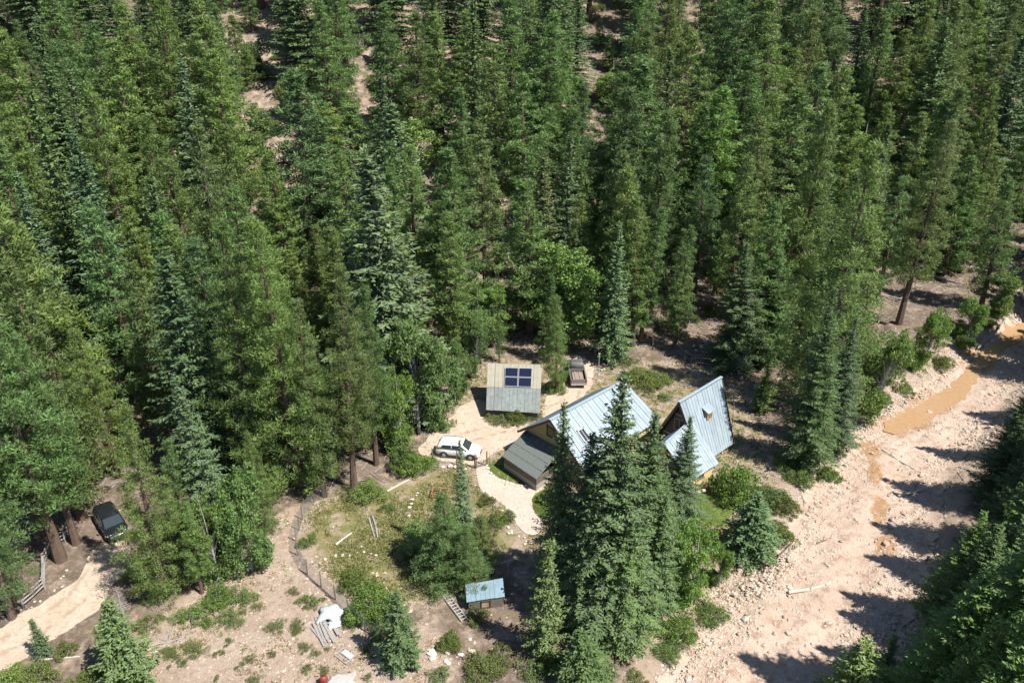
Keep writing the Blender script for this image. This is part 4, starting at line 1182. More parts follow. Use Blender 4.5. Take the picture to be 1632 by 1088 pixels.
# ---- the little hut with the blue roof
sb0, sb1, sf1, sf0 = Vector((*at(742, 931, 1.55), 1.55)), Vector((*at(801, 921, 1.55), 1.55)), Vector((*at(804, 950, 1.0), 1.0)), Vector((*at(744, 959, 1.0), 1.0))
H4 = House('garden_hut', tuple(((sb0 + sf1) / 2)[:2]), 'small wooden hut with a blue metal roof in the tree shade', 'hut')
H4.roof(sb0, sb1, sf1, sf0, 4, ribbed('hut_blue_metal', (.11, .18, .22), (.17, .25, .29), .5))
c = (sb0 + sb1 + sf0 + sf1) / 4
for a, b in ((sb0, sb1), (sb1, sf1), (sf1, sf0), (sf0, sb0)):
    A, B = lerp(a, c, .1), lerp(b, c, .1)
    H4.wall([(A.x, A.y, -.2), (B.x, B.y, -.2), (B.x, B.y, B.z - .18), (A.x, A.y, A.z - .18)], M_gwood, .08, 'wall', (c.x, c.y, 1))
A, B = lerp(lerp(sf0, c, .1), lerp(sf1, c, .1), .35), lerp(lerp(sf0, c, .1), lerp(sf1, c, .1), .65)
H4.win([(A.x, A.y, .05), (B.x, B.y, .05), (B.x, B.y, .78), (A.x, A.y, .78)], out=(0, -1, 0), mat=M_lwood, name='door')

# ------------------------------------------------------------------ vehicles
M_white = simple('white_car_paint', (.78, .78, .77), .25, var=.02, coat=.5)
M_truck = simple('grey_brown_truck_paint', (.15, .135, .122), .35, var=.12, coat=.3)
M_truckr = simple('dusty_dark_roof', (.10, .10, .10), .45, var=.15)
M_darkc = simple('black_car_paint', (.012, .014, .018), .2, var=.1, coat=.6)
M_tyre = simple('tyre_rubber', (.02, .02, .02), .85, var=.2)
M_rim = simple('alloy_rim', (.5, .5, .5), .35, .6, var=.05)
M_black = simple('black_plastic', (.025, .025, .025), .6, var=.1)
M_head = glass('headlamp', (.6, .62, .62), .1)
M_tail = simple('tail_lamp', (.38, .02, .015), .3, var=.1)
M_chrome = simple('chrome', (.62, .62, .62), .2, .8, var=.03)
def section(x, zb, zt, w, tuck=.9, crown=.04, rr=.1):
    """cross-section ring of a car body at x"""
    h = zt - zb
    return [(x, -w * .82, zb), (x, -w * .97, zb + h * .18), (x, -w, zb + h * .5), (x, -w * .97, zt - h * .12), (x, -w * tuck, zt), (x, -w * .4, zt + crown), (x, w * .4, zt + crown), (x, w * tuck, zt), (x, w * .97, zt - h * .12), (x, w, zb + h * .5), (x, w * .97, zb + h * .18), (x, w * .82, zb)]
def ssec(x, zb, zt, wb, wt):
    """greenhouse ring"""
    return [(x, -wb, zb), (x, -wb * .5 - wt * .5, zb * .45 + zt * .55), (x, -wt, zt - .03), (x, -wt * .6, zt + .02), (x, wt * .6, zt + .02), (x, wt, zt - .03), (x, wb * .5 + wt * .5, zb * .45 + zt * .55), (x, wb, zb)]
def wheel(root, x, y, r=.34, w=.22):
    t = []
    s = 1 if y > 0 else -1
    prof = [(-w / 2, r * .62), (-w / 2, r * .92), (-w * .3, r), (w * .3, r), (w / 2, r * .92), (w / 2, r * .62)]
    b = MB(); n = 20
    rings = []
    for k in range(n):
        a = 2 * math.pi * k / n
        rings.append([(x + rr * math.cos(a), y + o, r + rr * math.sin(a)) for o, rr in prof])
    i0 = 0
    for rg_ in rings: b.v += rg_
    m = len(prof)
    for k in range(n):
        for j in range(m - 1): b.f.append((k * m + j, k * m + j + 1, ((k + 1) % n) * m + j + 1, ((k + 1) % n) * m + j))
    wh = b.build('wheel', M_tyre, root)
    rb = MB(); yo = y + s * w * .38
    for k in range(5):
        a = 2 * math.pi * k / 5
        c0 = Vector((x, yo, r)); d = Vector((math.cos(a), 0, math.sin(a))); t_ = Vector((-d.z, 0, d.x)) * .05
        rb.prism([c0 - t_, c0 + d * r * .62 - t_ * .8, c0 + d * r * .62 + t_ * .8, c0 + t_], (0, s * .03, 0))
    rb.loft([[(x + r * .14 * math.cos(q), yo + o, r + r * .14 * math.sin(q)) for q in np.linspace(0, 5.5, 8)] for o in (0, s * .045)])
    rb.loft([[(x + rr * math.cos(q), yo - s * .03, r + rr * math.sin(q)) for q in np.linspace(0, 2 * math.pi, 20, endpoint=False)] for rr in (r * .6, r * .66)], cap=False)
    rb.build('rim', M_rim, wh)
    MB().loft([[(x + r * .6 * math.cos(q), yo - s * o, r + r * .6 * math.sin(q)) for q in np.linspace(0, 2 * math.pi, 16, endpoint=False)] for o in (.06, .08)]).build('brake_disc', M_black, wh)
def side_pane(root, pts, wb, wt, zb, zt, s, name='side_window'):
    """glass pane in the side of the cabin; pts (x, z)"""
    P = []
    for x, z in pts:
        f = (z - zb) / (zt - zb); y = wb * (1 - f) + wt * f + .02
        P.append((x, s * y, z))
    return MB().prism(P, (0, -s * .02, 0)).build(name, M_glass, root)
def arch(root, x, w, r, paint):
    for s in (-1, 1):
        b = MB()
        o = [(x + (r + .10) * math.cos(q), s * (w + .012), .34 + (r + .10) * math.sin(q)) for q in np.linspace(-.25, math.pi + .25, 14)]
        i = [(x + (r + .02) * math.cos(q), s * (w + .012), .34 + (r + .02) * math.sin(q)) for q in np.linspace(-.25, math.pi + .25, 14)]
        b.prism(o + i[::-1], (0, -s * .1, 0)); b.build('wheel_arch', paint, root)

def make_suv(loc, rz, label, paint=M_white, rails=True, L=4.5, W=.92):
    root = empty('parked_car', (loc[0], loc[1], h1(*loc) + .03), rz); tag(root, label, 'car')
    h = L / 2
    body = MB().loft([section(-h, .48, .86, W * .86), section(-h + .12, .32, 1.02, W * .95), section(-h + .8, .26, 1.06, W), section(-.4, .25, 1.02, W), section(.75, .25, .98, W), section(1.1, .25, .98, W * .99), section(1.75, .27, .90, W * .97), section(h - .12, .30, .74, W * .9), section(h, .42, .62, W * .78)])
    body.build('body', paint, root, True, .0)
    gh = MB().loft([ssec(-h + .10, 1.0, 1.12, W * .93, W * .86), ssec(-h + .42, 1.0, 1.58, W * .95, W * .74), ssec(-h + .9, 1.0, 1.66, W * .96, W * .76), ssec(-.1, 1.0, 1.68, W * .96, W * .78), ssec(.42, .98, 1.60, W * .95, W * .76), ssec(1.25, .95, 1.02, W * .93, W * .84)])
    gh.build('roof', paint, root, True)
    for s in (-1, 1):
        wb, wt = W * .965, W * .765
        side_pane(root, [(-h + .52, 1.10), (-.62, 1.10), (-.62, 1.50), (-h + .72, 1.46)], wb, wt, 1.0, 1.66, s)
        side_pane(root, [(-.55, 1.10), (.25, 1.08), (.25, 1.50), (-.55, 1.51)], wb, wt, 1.0, 1.66, s)
        side_pane(root, [(.31, 1.08), (1.0, 1.06), (.42, 1.47), (.31, 1.49)], wb, wt, 1.0, 1.66, s)
        MB().box((.72, s * (W + .10), 1.08), (.16, .2, .13)).build('mirror', paint, root, bevel=.03)
        if rails: MB().tube([(-1.6, s * W * .68, 1.66), (-1.4, s * W * .68, 1.73), (.1, s * W * .68, 1.74), (.3, s * W * .68, 1.66)], .022, 6).build('roof_rail', M_black, root)
        MB().prism([(h - .38, s * W * .93, .80), (h - .06, s * W * .74, .70), (h - .06, s * W * .52, .72), (h - .32, s * W * .6, .84)], (0, 0, -.1)).build('headlight', M_head, root)
        MB().box((-h + .06, s * W * .78, .96), (.14, .2, .26)).build('tail_light', M_tail, root, bevel=.03)
        for x in (-.15, .75): MB().box((x - .1, s * (W + .005), .86), (.2, .03, .035)).build('door_handle', paint, root)
        MB().box((-.05, s * (W * .97), .3), (2.5, .08, .14)).build('sill', M_black, root, bevel=.02)
    # windscreen and rear window lie on the sloping ends of the cabin
    MB().slab([(.50, -W * .70, 1.575), (1.20, -W * .80, 1.075), (1.20, W * .80, 1.075), (.50, W * .70, 1.575)], .02).build('windscreen', M_glass, root)
    MB().slab([(-h + .09, -W * .74, 1.16), (-h + .37, -W * .66, 1.545), (-h + .37, W * .66, 1.545), (-h + .09, W * .74, 1.16)], .02).build('rear_window', M_glass, root)
    MB().box((h - .02, 0, .62), (.06, W * .9, .16)).build('grille', M_black, root, bevel=.02)
    MB().box((h - .07, 0, .40), (.16, W * 1.45, .16)).build('bumper', M_black, root, bevel=.05); MB().box((-h + .05, 0, .46), (.16, W * 1.6, .2)).build('bumper', M_black, root, bevel=.05)
    for x in (-1.38, 1.36):
        arch(root, x, W, .34, M_black if paint is M_white else paint)
        for s in (-1, 1): wheel(root, x, s * (W - .1))
    return root
make_suv((-5.35, 66.55), R(-10), 'white estate car parked on the pale dirt driveway')
make_suv((-35.3, 55.1), R(-49), 'black car parked under the pines at lower left', M_darkc, True, 4.7, .95)

def make_pickup(loc, rz):
    root = empty('pickup_truck', (loc[0], loc[1], h1(*loc) + .03), rz); tag(root, 'grey-brown pickup truck parked at the end of the driveway', 'pickup truck')
    W = .97
    MB().loft([section(.1, .42, 1.08, W), section(1.2, .40, 1.06, W), section(1.5, .40, 1.08, W), section(2.45, .42, 1.04, W * .97), section(2.7, .5, .92, W * .9)]).build('body', M_truck, root, True)
    MB().loft([ssec(-.12, 1.05, 1.68, W * .94, W * .76), ssec(.05, 1.05, 1.80, W * .95, W * .78), ssec(.75, 1.05, 1.80, W * .95, W * .79), ssec(1.5, 1.02, 1.1, W * .93, W * .86)]).build('cab_roof', M_truckr, root, True)
    MB().box((.0, 0, .78), (.3, W * 1.86, .7)).build('cab_back', M_truck, root, bevel=.03)
    # open load bed: floor, two sides, headboard, tailgate
    MB().box((-1.4, 0, .66), (2.6, W * 1.8, .08)).build('bed_floor', M_black, root)
    for s in (-1, 1):
        MB().loft([[(-2.72, s * W, .45), (-2.72, s * W * 1.0, 1.08), (-2.72, s * W * .86, 1.10), (-2.72, s * W * .86, .45)], [(-.1, s * W, .45), (-.1, s * W, 1.08), (-.1, s * W * .86, 1.10), (-.1, s * W * .86, .45)]]).build('bed_side', M_truck, root)
        MB().box((-2.74, s * W * .9, .9), (.06, .14, .3)).build('tail_light', M_tail, root)
        MB().box((1.02, s * (W + .12), 1.18), (.12, .22, .22)).build('mirror', M_black, root, bevel=.03)
        side_pane(root, [(.02, 1.12), (1.28, 1.12), (.82, 1.66), (.05, 1.68)], W * .95, W * .77, 1.05, 1.8, s)
        MB().box((2.66, s * W * .72, .86), (.1, .3, .16)).build('headlight', M_head, root, bevel=.02)
    MB().box((-2.70, 0, .80), (.09, W * 1.72, .52)).build('tailgate', M_truck, root, bevel=.02)
    MB().box((-.14, 0, .9), (.06, W * 1.7, .4)).build('bed_headboard', M_truck, root)
    MB().box((-2.86, 0, .50), (.22, W * 1.9, .18)).build('rear_bumper', M_chrome, root, bevel=.03); MB().box((2.75, 0, .55), (.2, W * 1.8, .22)).build('front_bumper', M_chrome, root, bevel=.04)
    MB().slab([(-.135, W * .7, 1.15), (-.135, -W * .7, 1.15), (-.075, -W * .66, 1.64), (-.075, W * .66, 1.64)], .02).build('rear_window', M_glass, root)
    MB().slab([(.82, -W * .72, 1.76), (1.5, -W * .84, 1.14), (1.5, W * .84, 1.14), (.82, W * .72, 1.76)], .02).build('windscreen', M_glass, root)
    MB().box((2.72, 0, .8), (.05, W * 1.1, .2)).build('grille', M_black, root)
    for x in (-1.75, 1.8):
        arch(root, x, W, .36, M_truck)
        for s in (-1, 1): wheel(root, x, s * (W - .12), .37, .24)
    return root
pk = make_pickup((7.75, 82.9), R(91))
M_gbrd = simple('dusty_boards', (.23, .185, .15), .8)
ld = empty('load_board', (7.7, 81.6, h1(7.75, 82.9) + .73), R(91)); tag(ld, 'stack of dusty grey-brown boards lying in the open bed of the pickup', 'boards')
for k in range(5): MB().box((.0 + .05 * (k % 2), -.62 + .26 * k, .03 + .05 * (k % 2)), (1.9, .24, .06)).build('board', M_gbrd, ld)

# ------------------------------------------------------------------ shrubs
rs = random.Random(5)
def shrub(px, py, r, h, kind, tint, label, group=None):
    st_, fo, H = SHRUB[kind][rs.randrange(2)]
    x, y = gp(px, py); e = empty('shrub', (x, y, h1(x, y)), rs.uniform(0, 6.28))
    base = {'green': 1.4, 'low': .7, 'sage': .9}[kind]
    e.scale = (r / base, r / base, h / H)
    part('stem', st_, e); f = part('foliage', fo, e)
    t = TINT[tint]; j = rs.uniform(.9, 1.15); f.color = (t[0] * j, t[1] * j, t[2] * j, 1)
    tag(e, label, 'shrub', group); return e
for a in [
    (1170, 792, 2.3, 3.2, 'green', 'bright green', 'big round bright green shrub right of the steep roofed house'),
    (1015, 606, 1.6, 1.5, 'green', 'yellow-green', 'left half of the yellow-green shrub mound behind the house'),
    (1042, 612, 1.7, 1.6, 'green', 'yellow-green', 'right half of the yellow-green shrub mound behind the house'),
    (1028, 624, 1.3, 1.0, 'sage', 'olive green', 'low dull shrub in front of the yellow-green mound'),
    (1060, 636, .9, .7, 'sage', 'silvery green', 'grey sage bush in the dry grass between the two roofs'),
    (1000, 580, 1.2, .8, 'low', 'green', 'low green plants at the shaded edge of the yard'),
    (786, 668, 1.0, .8, 'sage', 'olive green', 'olive bush at the left front corner of the solar shed'),
    (804, 674, 1.1, .9, 'sage', 'olive green', 'olive bush before the middle of the solar shed'),
    (823, 671, 1.2, 1.3, 'green', 'yellow-green', 'tallest yellow-green bush before the solar shed'),
    (842, 670, .9, .9, 'sage', 'green', 'green bush before the right half of the solar shed'),
    (857, 664, .7, .6, 'low', 'olive green', 'smallest bush at the right front corner of the solar shed'),
    (882, 622, 1.3, 1.2, 'green', 'green', 'grassy bush between the solar shed and the pickup truck'),
    (896, 610, .9, .8, 'low', 'yellow-green', 'low plants beside the pickup truck'),
    (664, 752, 1.5, 2.2, 'green', 'bright green', 'bright leafy bush left of the white car'),
    (644, 745, 1.6, 2.4, 'green', 'green', 'darker leafy bush behind the bright one left of the white car'),
    (684, 742, 1.0, .8, 'low', 'bright green', 'low green plants between the bright bush and the stones'),
    (586, 792, 1.5, 1.6, 'green', 'light green', 'pale green bush at the foot of the olive pine'),
    (556, 786, 1.0, .9, 'sage', 'olive green', 'dull bush in the shade of the olive pine'),
    (492, 868, 1.0, 1.0, 'low', 'bright green', 'bright yellow-green plant inside the bend of the garden fence'),
    (566, 932, 1.4, 1.3, 'green', 'yellow-green', 'round yellow-green bush in the middle of the garden'),
    (598, 975, 1.9, 2.2, 'green', 'bright green', 'large bright green bush left of the small fenceside spruce'),
    (622, 1000, 1.5, 1.9, 'green', 'green', 'darker bush touching the small fenceside spruce'),
    (575, 990, 1.0, 1.0, 'green', 'green', 'green bush between the white tarp and the large bush'),
    (618, 812, .9, .5, 'low', 'green', 'flat green weeds in the upper garden'),
    (690, 855, 1.3, 1.4, 'sage', 'silvery green', 'silver sage bush left of the garden clump'),
    (790, 840, 1.2, 1.2, 'sage', 'green', 'grey-green bush between the garden clump and the path'),
    (812, 828, .9, .8, 'low', 'green', 'low green bush on the garden side of the path'),
    (775, 800, .9, .8, 'sage', 'olive green', 'olive bush at the bend of the path'),
    (718, 1030, .8, 1.3, 'green', 'yellow-green', 'narrow yellow-green bush below the hut'),
    (760, 985, 1.0, .9, 'sage', 'olive green', 'dull bush at the foot of the hut'),
    (770, 1072, 1.3, 1.2, 'green', 'olive green', 'olive bush at the bottom edge below the hut'),
    (800, 1050, 1.0, .9, 'sage', 'olive green', 'brownish bush among the rocks below the hut'),
    (850, 1075, 1.3, 1.1, 'sage', 'silvery green', 'grey sage bush at the bottom edge left of the dense spruce'),
    (884, 1062, 1.0, 1.1, 'green', 'olive green', 'yellowish bush left of the dense small spruce'),
    (700, 1080, .9, .7, 'sage', 'silvery green', 'grey bush beside the dark plank at the bottom edge'),
    (970, 1075, 1.0, .8, 'low', 'green', 'low green bush right of the dense small spruce'),
    (1012, 1085, .9, .6, 'sage', 'olive green', 'thin dry bush at the bottom near the wash'),
    (1082, 1015, 1.4, 1.5, 'green', 'bright green', 'green bush on the lower wash bank'),
    (1064, 1042, 1.0, .9, 'green', 'green', 'smaller green bush below it on the lower wash bank'),
    (1130, 985, 1.2, 1.2, 'green', 'green', 'green bush where the leafy trees meet the wash'),
    (1215, 888, 1.1, 1.1, 'green', 'green', 'green bush on the bank below the small round spruce'),
    (1240, 860, 1.3, 1.6, 'green', 'yellow-green', 'tall yellowish willow bush on the wash bank'),
    (1252, 815, 1.3, 1.5, 'green', 'olive green', 'olive willow bush on the middle wash bank'),
    (1228, 800, 1.3, 1.7, 'green', 'silvery green', 'grey-green willow bush behind the wash bank'),
    (1205, 815, 1.2, 1.3, 'sage', 'green', 'dull bush right of the lawn patch'),
    (1318, 765, 1.3, 1.4, 'green', 'bright green', 'green bush standing out onto the sand'),
    (1276, 768, 1.3, 1.5, 'green', 'green', 'green bush at the foot of the dark bank spruces'),
    (1248, 745, 1.1, 1.1, 'green', 'green', 'bush in the shade below the dark bank spruces'),
    (1405, 640, 1.2, 1.2, 'green', 'light green', 'pale bush at the near end of the stream'),
    (1440, 625, 1.2, 1.0, 'sage', 'olive green', 'olive bush on the stream bank'),
    (1500, 585, 1.5, 1.5, 'green', 'olive green', 'dark olive bush on the stream bend'),
    (1535, 555, 1.6, 1.7, 'green', 'green', 'dark green bush overhanging the stream'),
    (1470, 530, 1.0, .7, 'low', 'bright green', 'low bright plants above the stream bank'),
    (1575, 520, 1.3, 1.1, 'green', 'yellow-green', 'yellow-green bush above the upper stream'),
    (1130, 500, 1.3, 1.1, 'green', 'olive green', 'olive bush in the opening behind the yard'),
    (1108, 512, 1.0, .8, 'low', 'yellow-green', 'yellow-green bush left of the olive one in the opening'),
    (946, 510, 1.0, .7, 'low', 'yellow-green', 'lone yellow-green bush behind the pickup truck'),
    (1062, 520, .9, .7, 'sage', 'green', 'small bush at the foot of the bare trunked pines'),
    (60, 1085, 1.4, 1.2, 'green', 'olive green', 'olive bush at the bottom edge by the dirt road'),
    (20, 1092, 1.4, 1.2, 'green', 'light green', 'pale green bush in the lower left corner'),
    (140, 1095, 1.3, 1.1, 'green', 'yellow-green', 'yellow-green bush at the bottom below the roadside spruce'),
    (105, 1040, .9, .9, 'sage', 'olive green', 'olive bush beside the spruce sapling'),
    (235, 1000, 1.0, .8, 'sage', 'olive green', 'dull bush beside the grey snag'),
    (175, 1010, 1.0, .9, 'sage', 'silvery green', 'grey bush between the road and the snag'),
    (220, 920, 1.2, 1.1, 'green', 'light green', 'pale bush at the shaded edge of the dirt road'),
    (250, 950, 1.2, 1.0, 'green', 'green', 'green bush below the full pine'),
    (302, 985, 1.1, .8, 'low', 'bright green', 'bright weeds at the left end of the green strip'),
    (335, 975, 1.2, .9, 'low', 'bright green', 'bright weeds second from the left in the green strip'),
    (366, 990, 1.0, .7, 'low', 'green', 'weeds at the lower middle of the green strip'),
    (382, 958, 1.2, .9, 'low', 'bright green', 'bright weeds at the upper right of the green strip'),
    (350, 955, 1.2, 1.2, 'green', 'green', 'taller green bush at the foot of the thicket'),
    (310, 1040, .9, .5, 'low', 'yellow-green', 'yellow-green weeds on the bare soil at lower left'),
    (440, 1000, .7, .4, 'low', 'green', 'small weeds on the bare soil near the planks'),
    (492, 962, 1.0, .7, 'low', 'light green', 'pale flowering weeds outside the garden fence'),
    (880, 800, 1.2, 1.6, 'green', 'bright green', 'bright bush beside the rounded lawn bed'),
]: shrub(*a)
SLOPE = []
for cx, cy, rx, ry, wd, m in ((425, 150, 40, 70, 'at upper left', 12), (590, 150, 46, 65, 'left of top centre', 12), (965, 90, 34, 80, 'right of top centre', 12)):
    for q in range(m):
        t_ = rs.choice(['olive green', 'silvery green', 'yellow-green'])
        so = shrub(cx + rs.uniform(-rx, rx), cy + rs.uniform(-ry, ry), rs.uniform(.7, 1.6), rs.uniform(.6, 1.5), rs.choice(['sage', 'green', 'low']), t_, f'{t_} bush on the bare hillside slope {wd}', 'bushes on the bare slopes'); SLOPE.append((so, so['label']))
WEEDS = []
k = 0
while k < 46:
    px, py = rs.uniform(250, 640), rs.uniform(940, 1088)
    if not inpoly(px, py, BARE): continue
    k += 1
    st_, fo, H = SHRUB['low'][rs.randrange(2)]
    x, y = gp(px, py); e = empty('weed_tuft', (x, y, h1(x, y)), rs.uniform(0, 6.28)); s = rs.uniform(.3, .75); e.scale = (s, s, s * .8)
    part('stem', st_, e); f = part('foliage', fo, e); t = TINT[rs.choice(['green', 'olive green', 'yellow-green'])]; f.color = (*t, 1)
    zn = 'near the thicket' if py < 985 else 'near the bottom edge' if py > 1045 else 'left of the plank heap'
    lb = ('larger' if s > .55 else 'tiny') + f' green weed tuft on bare soil {zn}'
    tag(e, lb, 'weed', 'weed tufts on the bare soil'); WEEDS.append((e, lb))
FORB = []
for _ in range(900):
    px, py = rs.uniform(-20, 1650), rs.uniform(380, 900)
    FORB.append((px, py))

# ------------------------------------------------------------------ rocks
LINED = []      # (object, label so far): told apart at the end by their order from the left

def rock_mesh(seed, mat):
    import bmesh
    bm = bmesh.new(); bmesh.ops.create_icosphere(bm, subdivisions=1, radius=.5)
    r_ = random.Random(seed)
    ax = Vector((1, r_.uniform(.65, 1), r_.uniform(.45, .75)))
    for v in bm.verts:
        v.co *= r_.uniform(.78, 1.12); v.co = Vector((v.co.x * ax.x, v.co.y * ax.y, v.co.z * ax.z))
    me = bpy.data.meshes.new('rock'); bm.to_mesh(me); bm.free(); me.materials.append(mat); return me
ROCKS = [rock_mesh(i, M_rock if i % 3 else M_rock2) for i in range(9)]
STONES = [rock_mesh(50 + i, M_stone) for i in range(5)]
def rock(name, meshes, x, y, s, label, cat, group, dz=0.):
    o = bpy.data.objects.new(name, meshes[rs.randrange(len(meshes))]); COL.objects.link(o)
    z = h1(x, y) + dz
    o.location = (x, y, z + s * .12); o.scale = (s, s * rs.uniform(.7, 1.1), s * rs.uniform(.7, 1.1)); o.rotation_euler = (rs.uniform(-.3, .3), rs.uniform(-.3, .3), rs.uniform(0, 6.28))
    tag(o, label, cat, group); LINED.append((o, label)); return o
def washz(x, y):
    return .05 + float(washbump(np.array([x]), np.array([y]))[0]) if wash_sd(np.array([x]), np.array([y]))[0] < -.6 else 0.03
n = 0
while n < 190:
    py = rs.uniform(520, 1088); px = rs.uniform(1050, 1630)
    x, y = gp(px, py)
    sd = float(wash_sd(np.array([x]), np.array([y]))[0])
    if sd > .4 or rs.random() > (.35 + .65 * math.exp(-((sd + 1.2) / 1.5) ** 2)): continue
    s = rs.choice([.25, .3, .35, .4, .4, .5, .75])
    sw = 'small' if s < .38 else 'middling' if s < .6 else 'large'
    zn = 'at the bottom of the wash' if py > 1020 else 'on the lower wash' if py > 950 else 'in the wash near the bleached log' if py > 880 else 'on the wash beside the willow bushes' if py > 800 else 'on the middle wash' if py > 730 else 'near the end of the stream' if py > 650 else 'beside the orange stream'
    lb = f'{sw} pale rock {zn}'
    rock('wash_rock', ROCKS, x, y, s, lb, 'rock', 'rocks on the wash bed', washz(x, y) - s * .05); n += 1
def row(pts, gap, s, label, group, jit=.12, dz=.03):
    P = [Vector(gp(*p)) for p in pts]
    for a, b in zip(P[:-1], P[1:]):
        m = max(1, int((b - a).length / gap))
        for i in range(m):
            q = a.lerp(b, (i + rs.uniform(0, .5)) / m)
            rock('edging_stone', STONES, q.x + rs.uniform(-jit, jit), q.y + rs.uniform(-jit, jit), s * rs.uniform(.7, 1.4), label, 'stone', group, dz)
row([(775, 741), (783, 757), (806, 770), (836, 776), (862, 769)], .42, .34, 'pale stone edging the lawn along the garden path', 'stones along the lawn')
row([(688, 741), (700, 748), (714, 745), (728, 744), (748, 750)], .55, .6, 'big pale stone in the row before the white car', 'stones before the white car', .2)
row([(498, 898), (515, 893), (532, 889), (556, 884), (575, 880), (600, 883), (626, 881)], .5, .3, 'pale stone in the curved row across the garden', 'stones across the garden', .2)
row([(652, 822), (650, 812), (656, 798), (666, 786), (676, 780)], .5, .36, 'pale stone in the short arc in the upper garden', 'stones in the upper garden arc')
row([(866, 630), (884, 622), (901, 610), (904, 592)], .45, .36, 'pale stone edging the bed beside the pickup truck', 'stones beside the pickup')
row([(786, 671), (812, 677), (842, 671), (862, 660)], .7, .3, 'pale stone edging the bushes before the solar shed', 'stones before the solar shed')
row([(806, 845), (822, 856), (838, 866), (852, 872)], .3, .32, 'pale stone in the heap at the end of the path', 'stones at the path end', .4)
row([(1104, 790), (1116, 783), (1128, 776)], .4, .4, 'pale stone at the foot of the sunlit tan wall', 'stones at the yellow wall', .3)
row([(0, 985), (30, 972), (60, 962), (92, 940), (104, 905)], .5, .24, 'pale stone along the upper side of the dirt road', 'stones along the dirt road', .5)
row([(640, 1052), (670, 1048), (700, 1055), (740, 1045), (762, 1020)], .35, .48, 'pale rock in the heap at the bottom below the hut', 'rocks below the hut', .6)
row([(1112, 556), (1126, 548), (1142, 545), (1150, 552)], .32, .5, 'white rock in the pile behind the steep roofed house', 'rocks behind the steep roof', .7)
row([(930, 545), (950, 560), (962, 585), (950, 605)], .9, .4, 'pale stone right of the pickup truck', 'stones right of the pickup', .4)

def scatter(name, n, sampler, size, mat, label, cat, seed, flat=.6):
    """countless small pieces as one mesh of rough six-point stones"""
    r_ = np.random.default_rng(seed); V = []; F = []
    base = np.array([(1, 0, 0), (0, 1, 0), (-1, 0, 0), (0, -1, 0), (0, 0, 1), (0, 0, -.4)], float)
    tri = np.array([(0, 1, 4), (1, 2, 4), (2, 3, 4), (3, 0, 4), (1, 0, 5), (2, 1, 5), (3, 2, 5), (0, 3, 5)])
    P = sampler(r_, n)
    for i, (x, y, z) in enumerate(P):
        s = size[0] * (size[1] / size[0]) ** (r_.random() ** 2)
        a = r_.uniform(0, 6.28); c_, s_ = math.cos(a), math.sin(a)
        q = base * r_.uniform(.7, 1.25, (6, 1)) * np.array([s, s * r_.uniform(.6, 1), s * flat])
        V.append(np.stack([q[:, 0] * c_ - q[:, 1] * s_ + x, q[:, 0] * s_ + q[:, 1] * c_ + y, q[:, 2] + z], 1)); F.append(tri + 6 * i)
    me = np_mesh(name, np.concatenate(V), np.concatenate(F), mat); me.polygons.foreach_set('use_smooth', [False] * len(me.polygons))
    o = bpy.data.objects.new(name, me); COL.objects.link(o); return tag(o, label, cat, kind='stuff')
def s_wash(r_, n):
    X = []
    while len(X) < n:
        k = 6000; x = r_.uniform(8, 66, k); y = r_.uniform(36, 112, k); sd = wash_sd(x, y)
        pt = wob(x * .9 + 3, y * .9) + .5 * wob(x * 2.3, y * 2.1 + 5)
        ok = (sd < .9) & (r_.random(k) < np.clip(.12 + .55 * np.exp(-((sd + 1.) / 2.) ** 2) + .5 * pt, .04, 1))
        x, y, sd = x[ok], y[ok], sd[ok]
        z = hz(x, y) + np.where(sd < -.6, .04 + washbump(x, y), .03)
        X += list(zip(x, y, z))
    return X[:n]
scatter('wash_pebbles', 30000, s_wash, (.04, .22), M_rock, 'pale pebbles and cobbles strewn over the wash', 'pebbles', 1)
def s_floor(r_, n):
    y = r_.uniform(36, 190, n * 3) ; x = r_.uniform(-.7, .7, n * 3) * y
    sd = wash_sd(x, y); pt = wob(x * .8, y * .8)
    ok = (sd > 1) & (pt + r_.uniform(-.6, .6, n * 3) > .1)
    x, y = x[ok][:n], y[ok][:n]
    return list(zip(x, y, hz(x, y) + .01))
scatter('ground_stones', 9000, s_floor, (.05, .22), M_rock, 'small pale stones scattered over the forest floor', 'stones', 2)

def s_bare(r_, n):
    P_ = in_px([BARE], n, r_); return [(x, y, z + .005) for x, y, z in P_]
# grass and litter plants as real blades
def blades(name, P, mat, label, hgt=(.2, .5), per=7, seed=3, spread=.16, wid=.05):
    r_ = np.random.default_rng(seed); P = np.array(P); k = len(P) * per
    B = np.repeat(P, per, 0); B[:, :2] += r_.normal(0, spread, (k, 2))
    a = r_.uniform(0, 6.28, k); h = r_.uniform(*hgt, k); ln = r_.uniform(.1, .7, k)
    d = np.stack([np.cos(a), np.sin(a), np.zeros(k)], 1); s = np.stack([-np.sin(a), np.cos(a), np.zeros(k)], 1) * wid
    V = np.stack([B - s, B + s, B + d * (h * ln)[:, None] + np.array([0, 0, 1.]) * h[:, None]], 1).reshape(-1, 3)
    v = np.clip(np.repeat(r_.random(len(P)), per) * .8 + r_.random(k) * .2, 0, 1)
    me = np_mesh(name, V, np.arange(len(V)).reshape(-1, 3), mat, v); o = bpy.data.objects.new(name, me); COL.objects.link(o)
    return tag(o, label, 'grass', kind='stuff')
def in_px(polys, n, r_):
    X = []
    while len(X) < n:
        pl = polys[r_.integers(len(polys))]
        xs = [p[0] for p in pl]; ys = [p[1] for p in pl]
        px, py = r_.uniform(min(xs), max(xs)), r_.uniform(min(ys), max(ys))
        if inpoly(px, py, pl) and not inpoly(px, py, PATH) and not inpoly(px, py, ROAD):
            x, y = at(px, py, 0.); X.append((x, y, h1(x, y)))
    return X
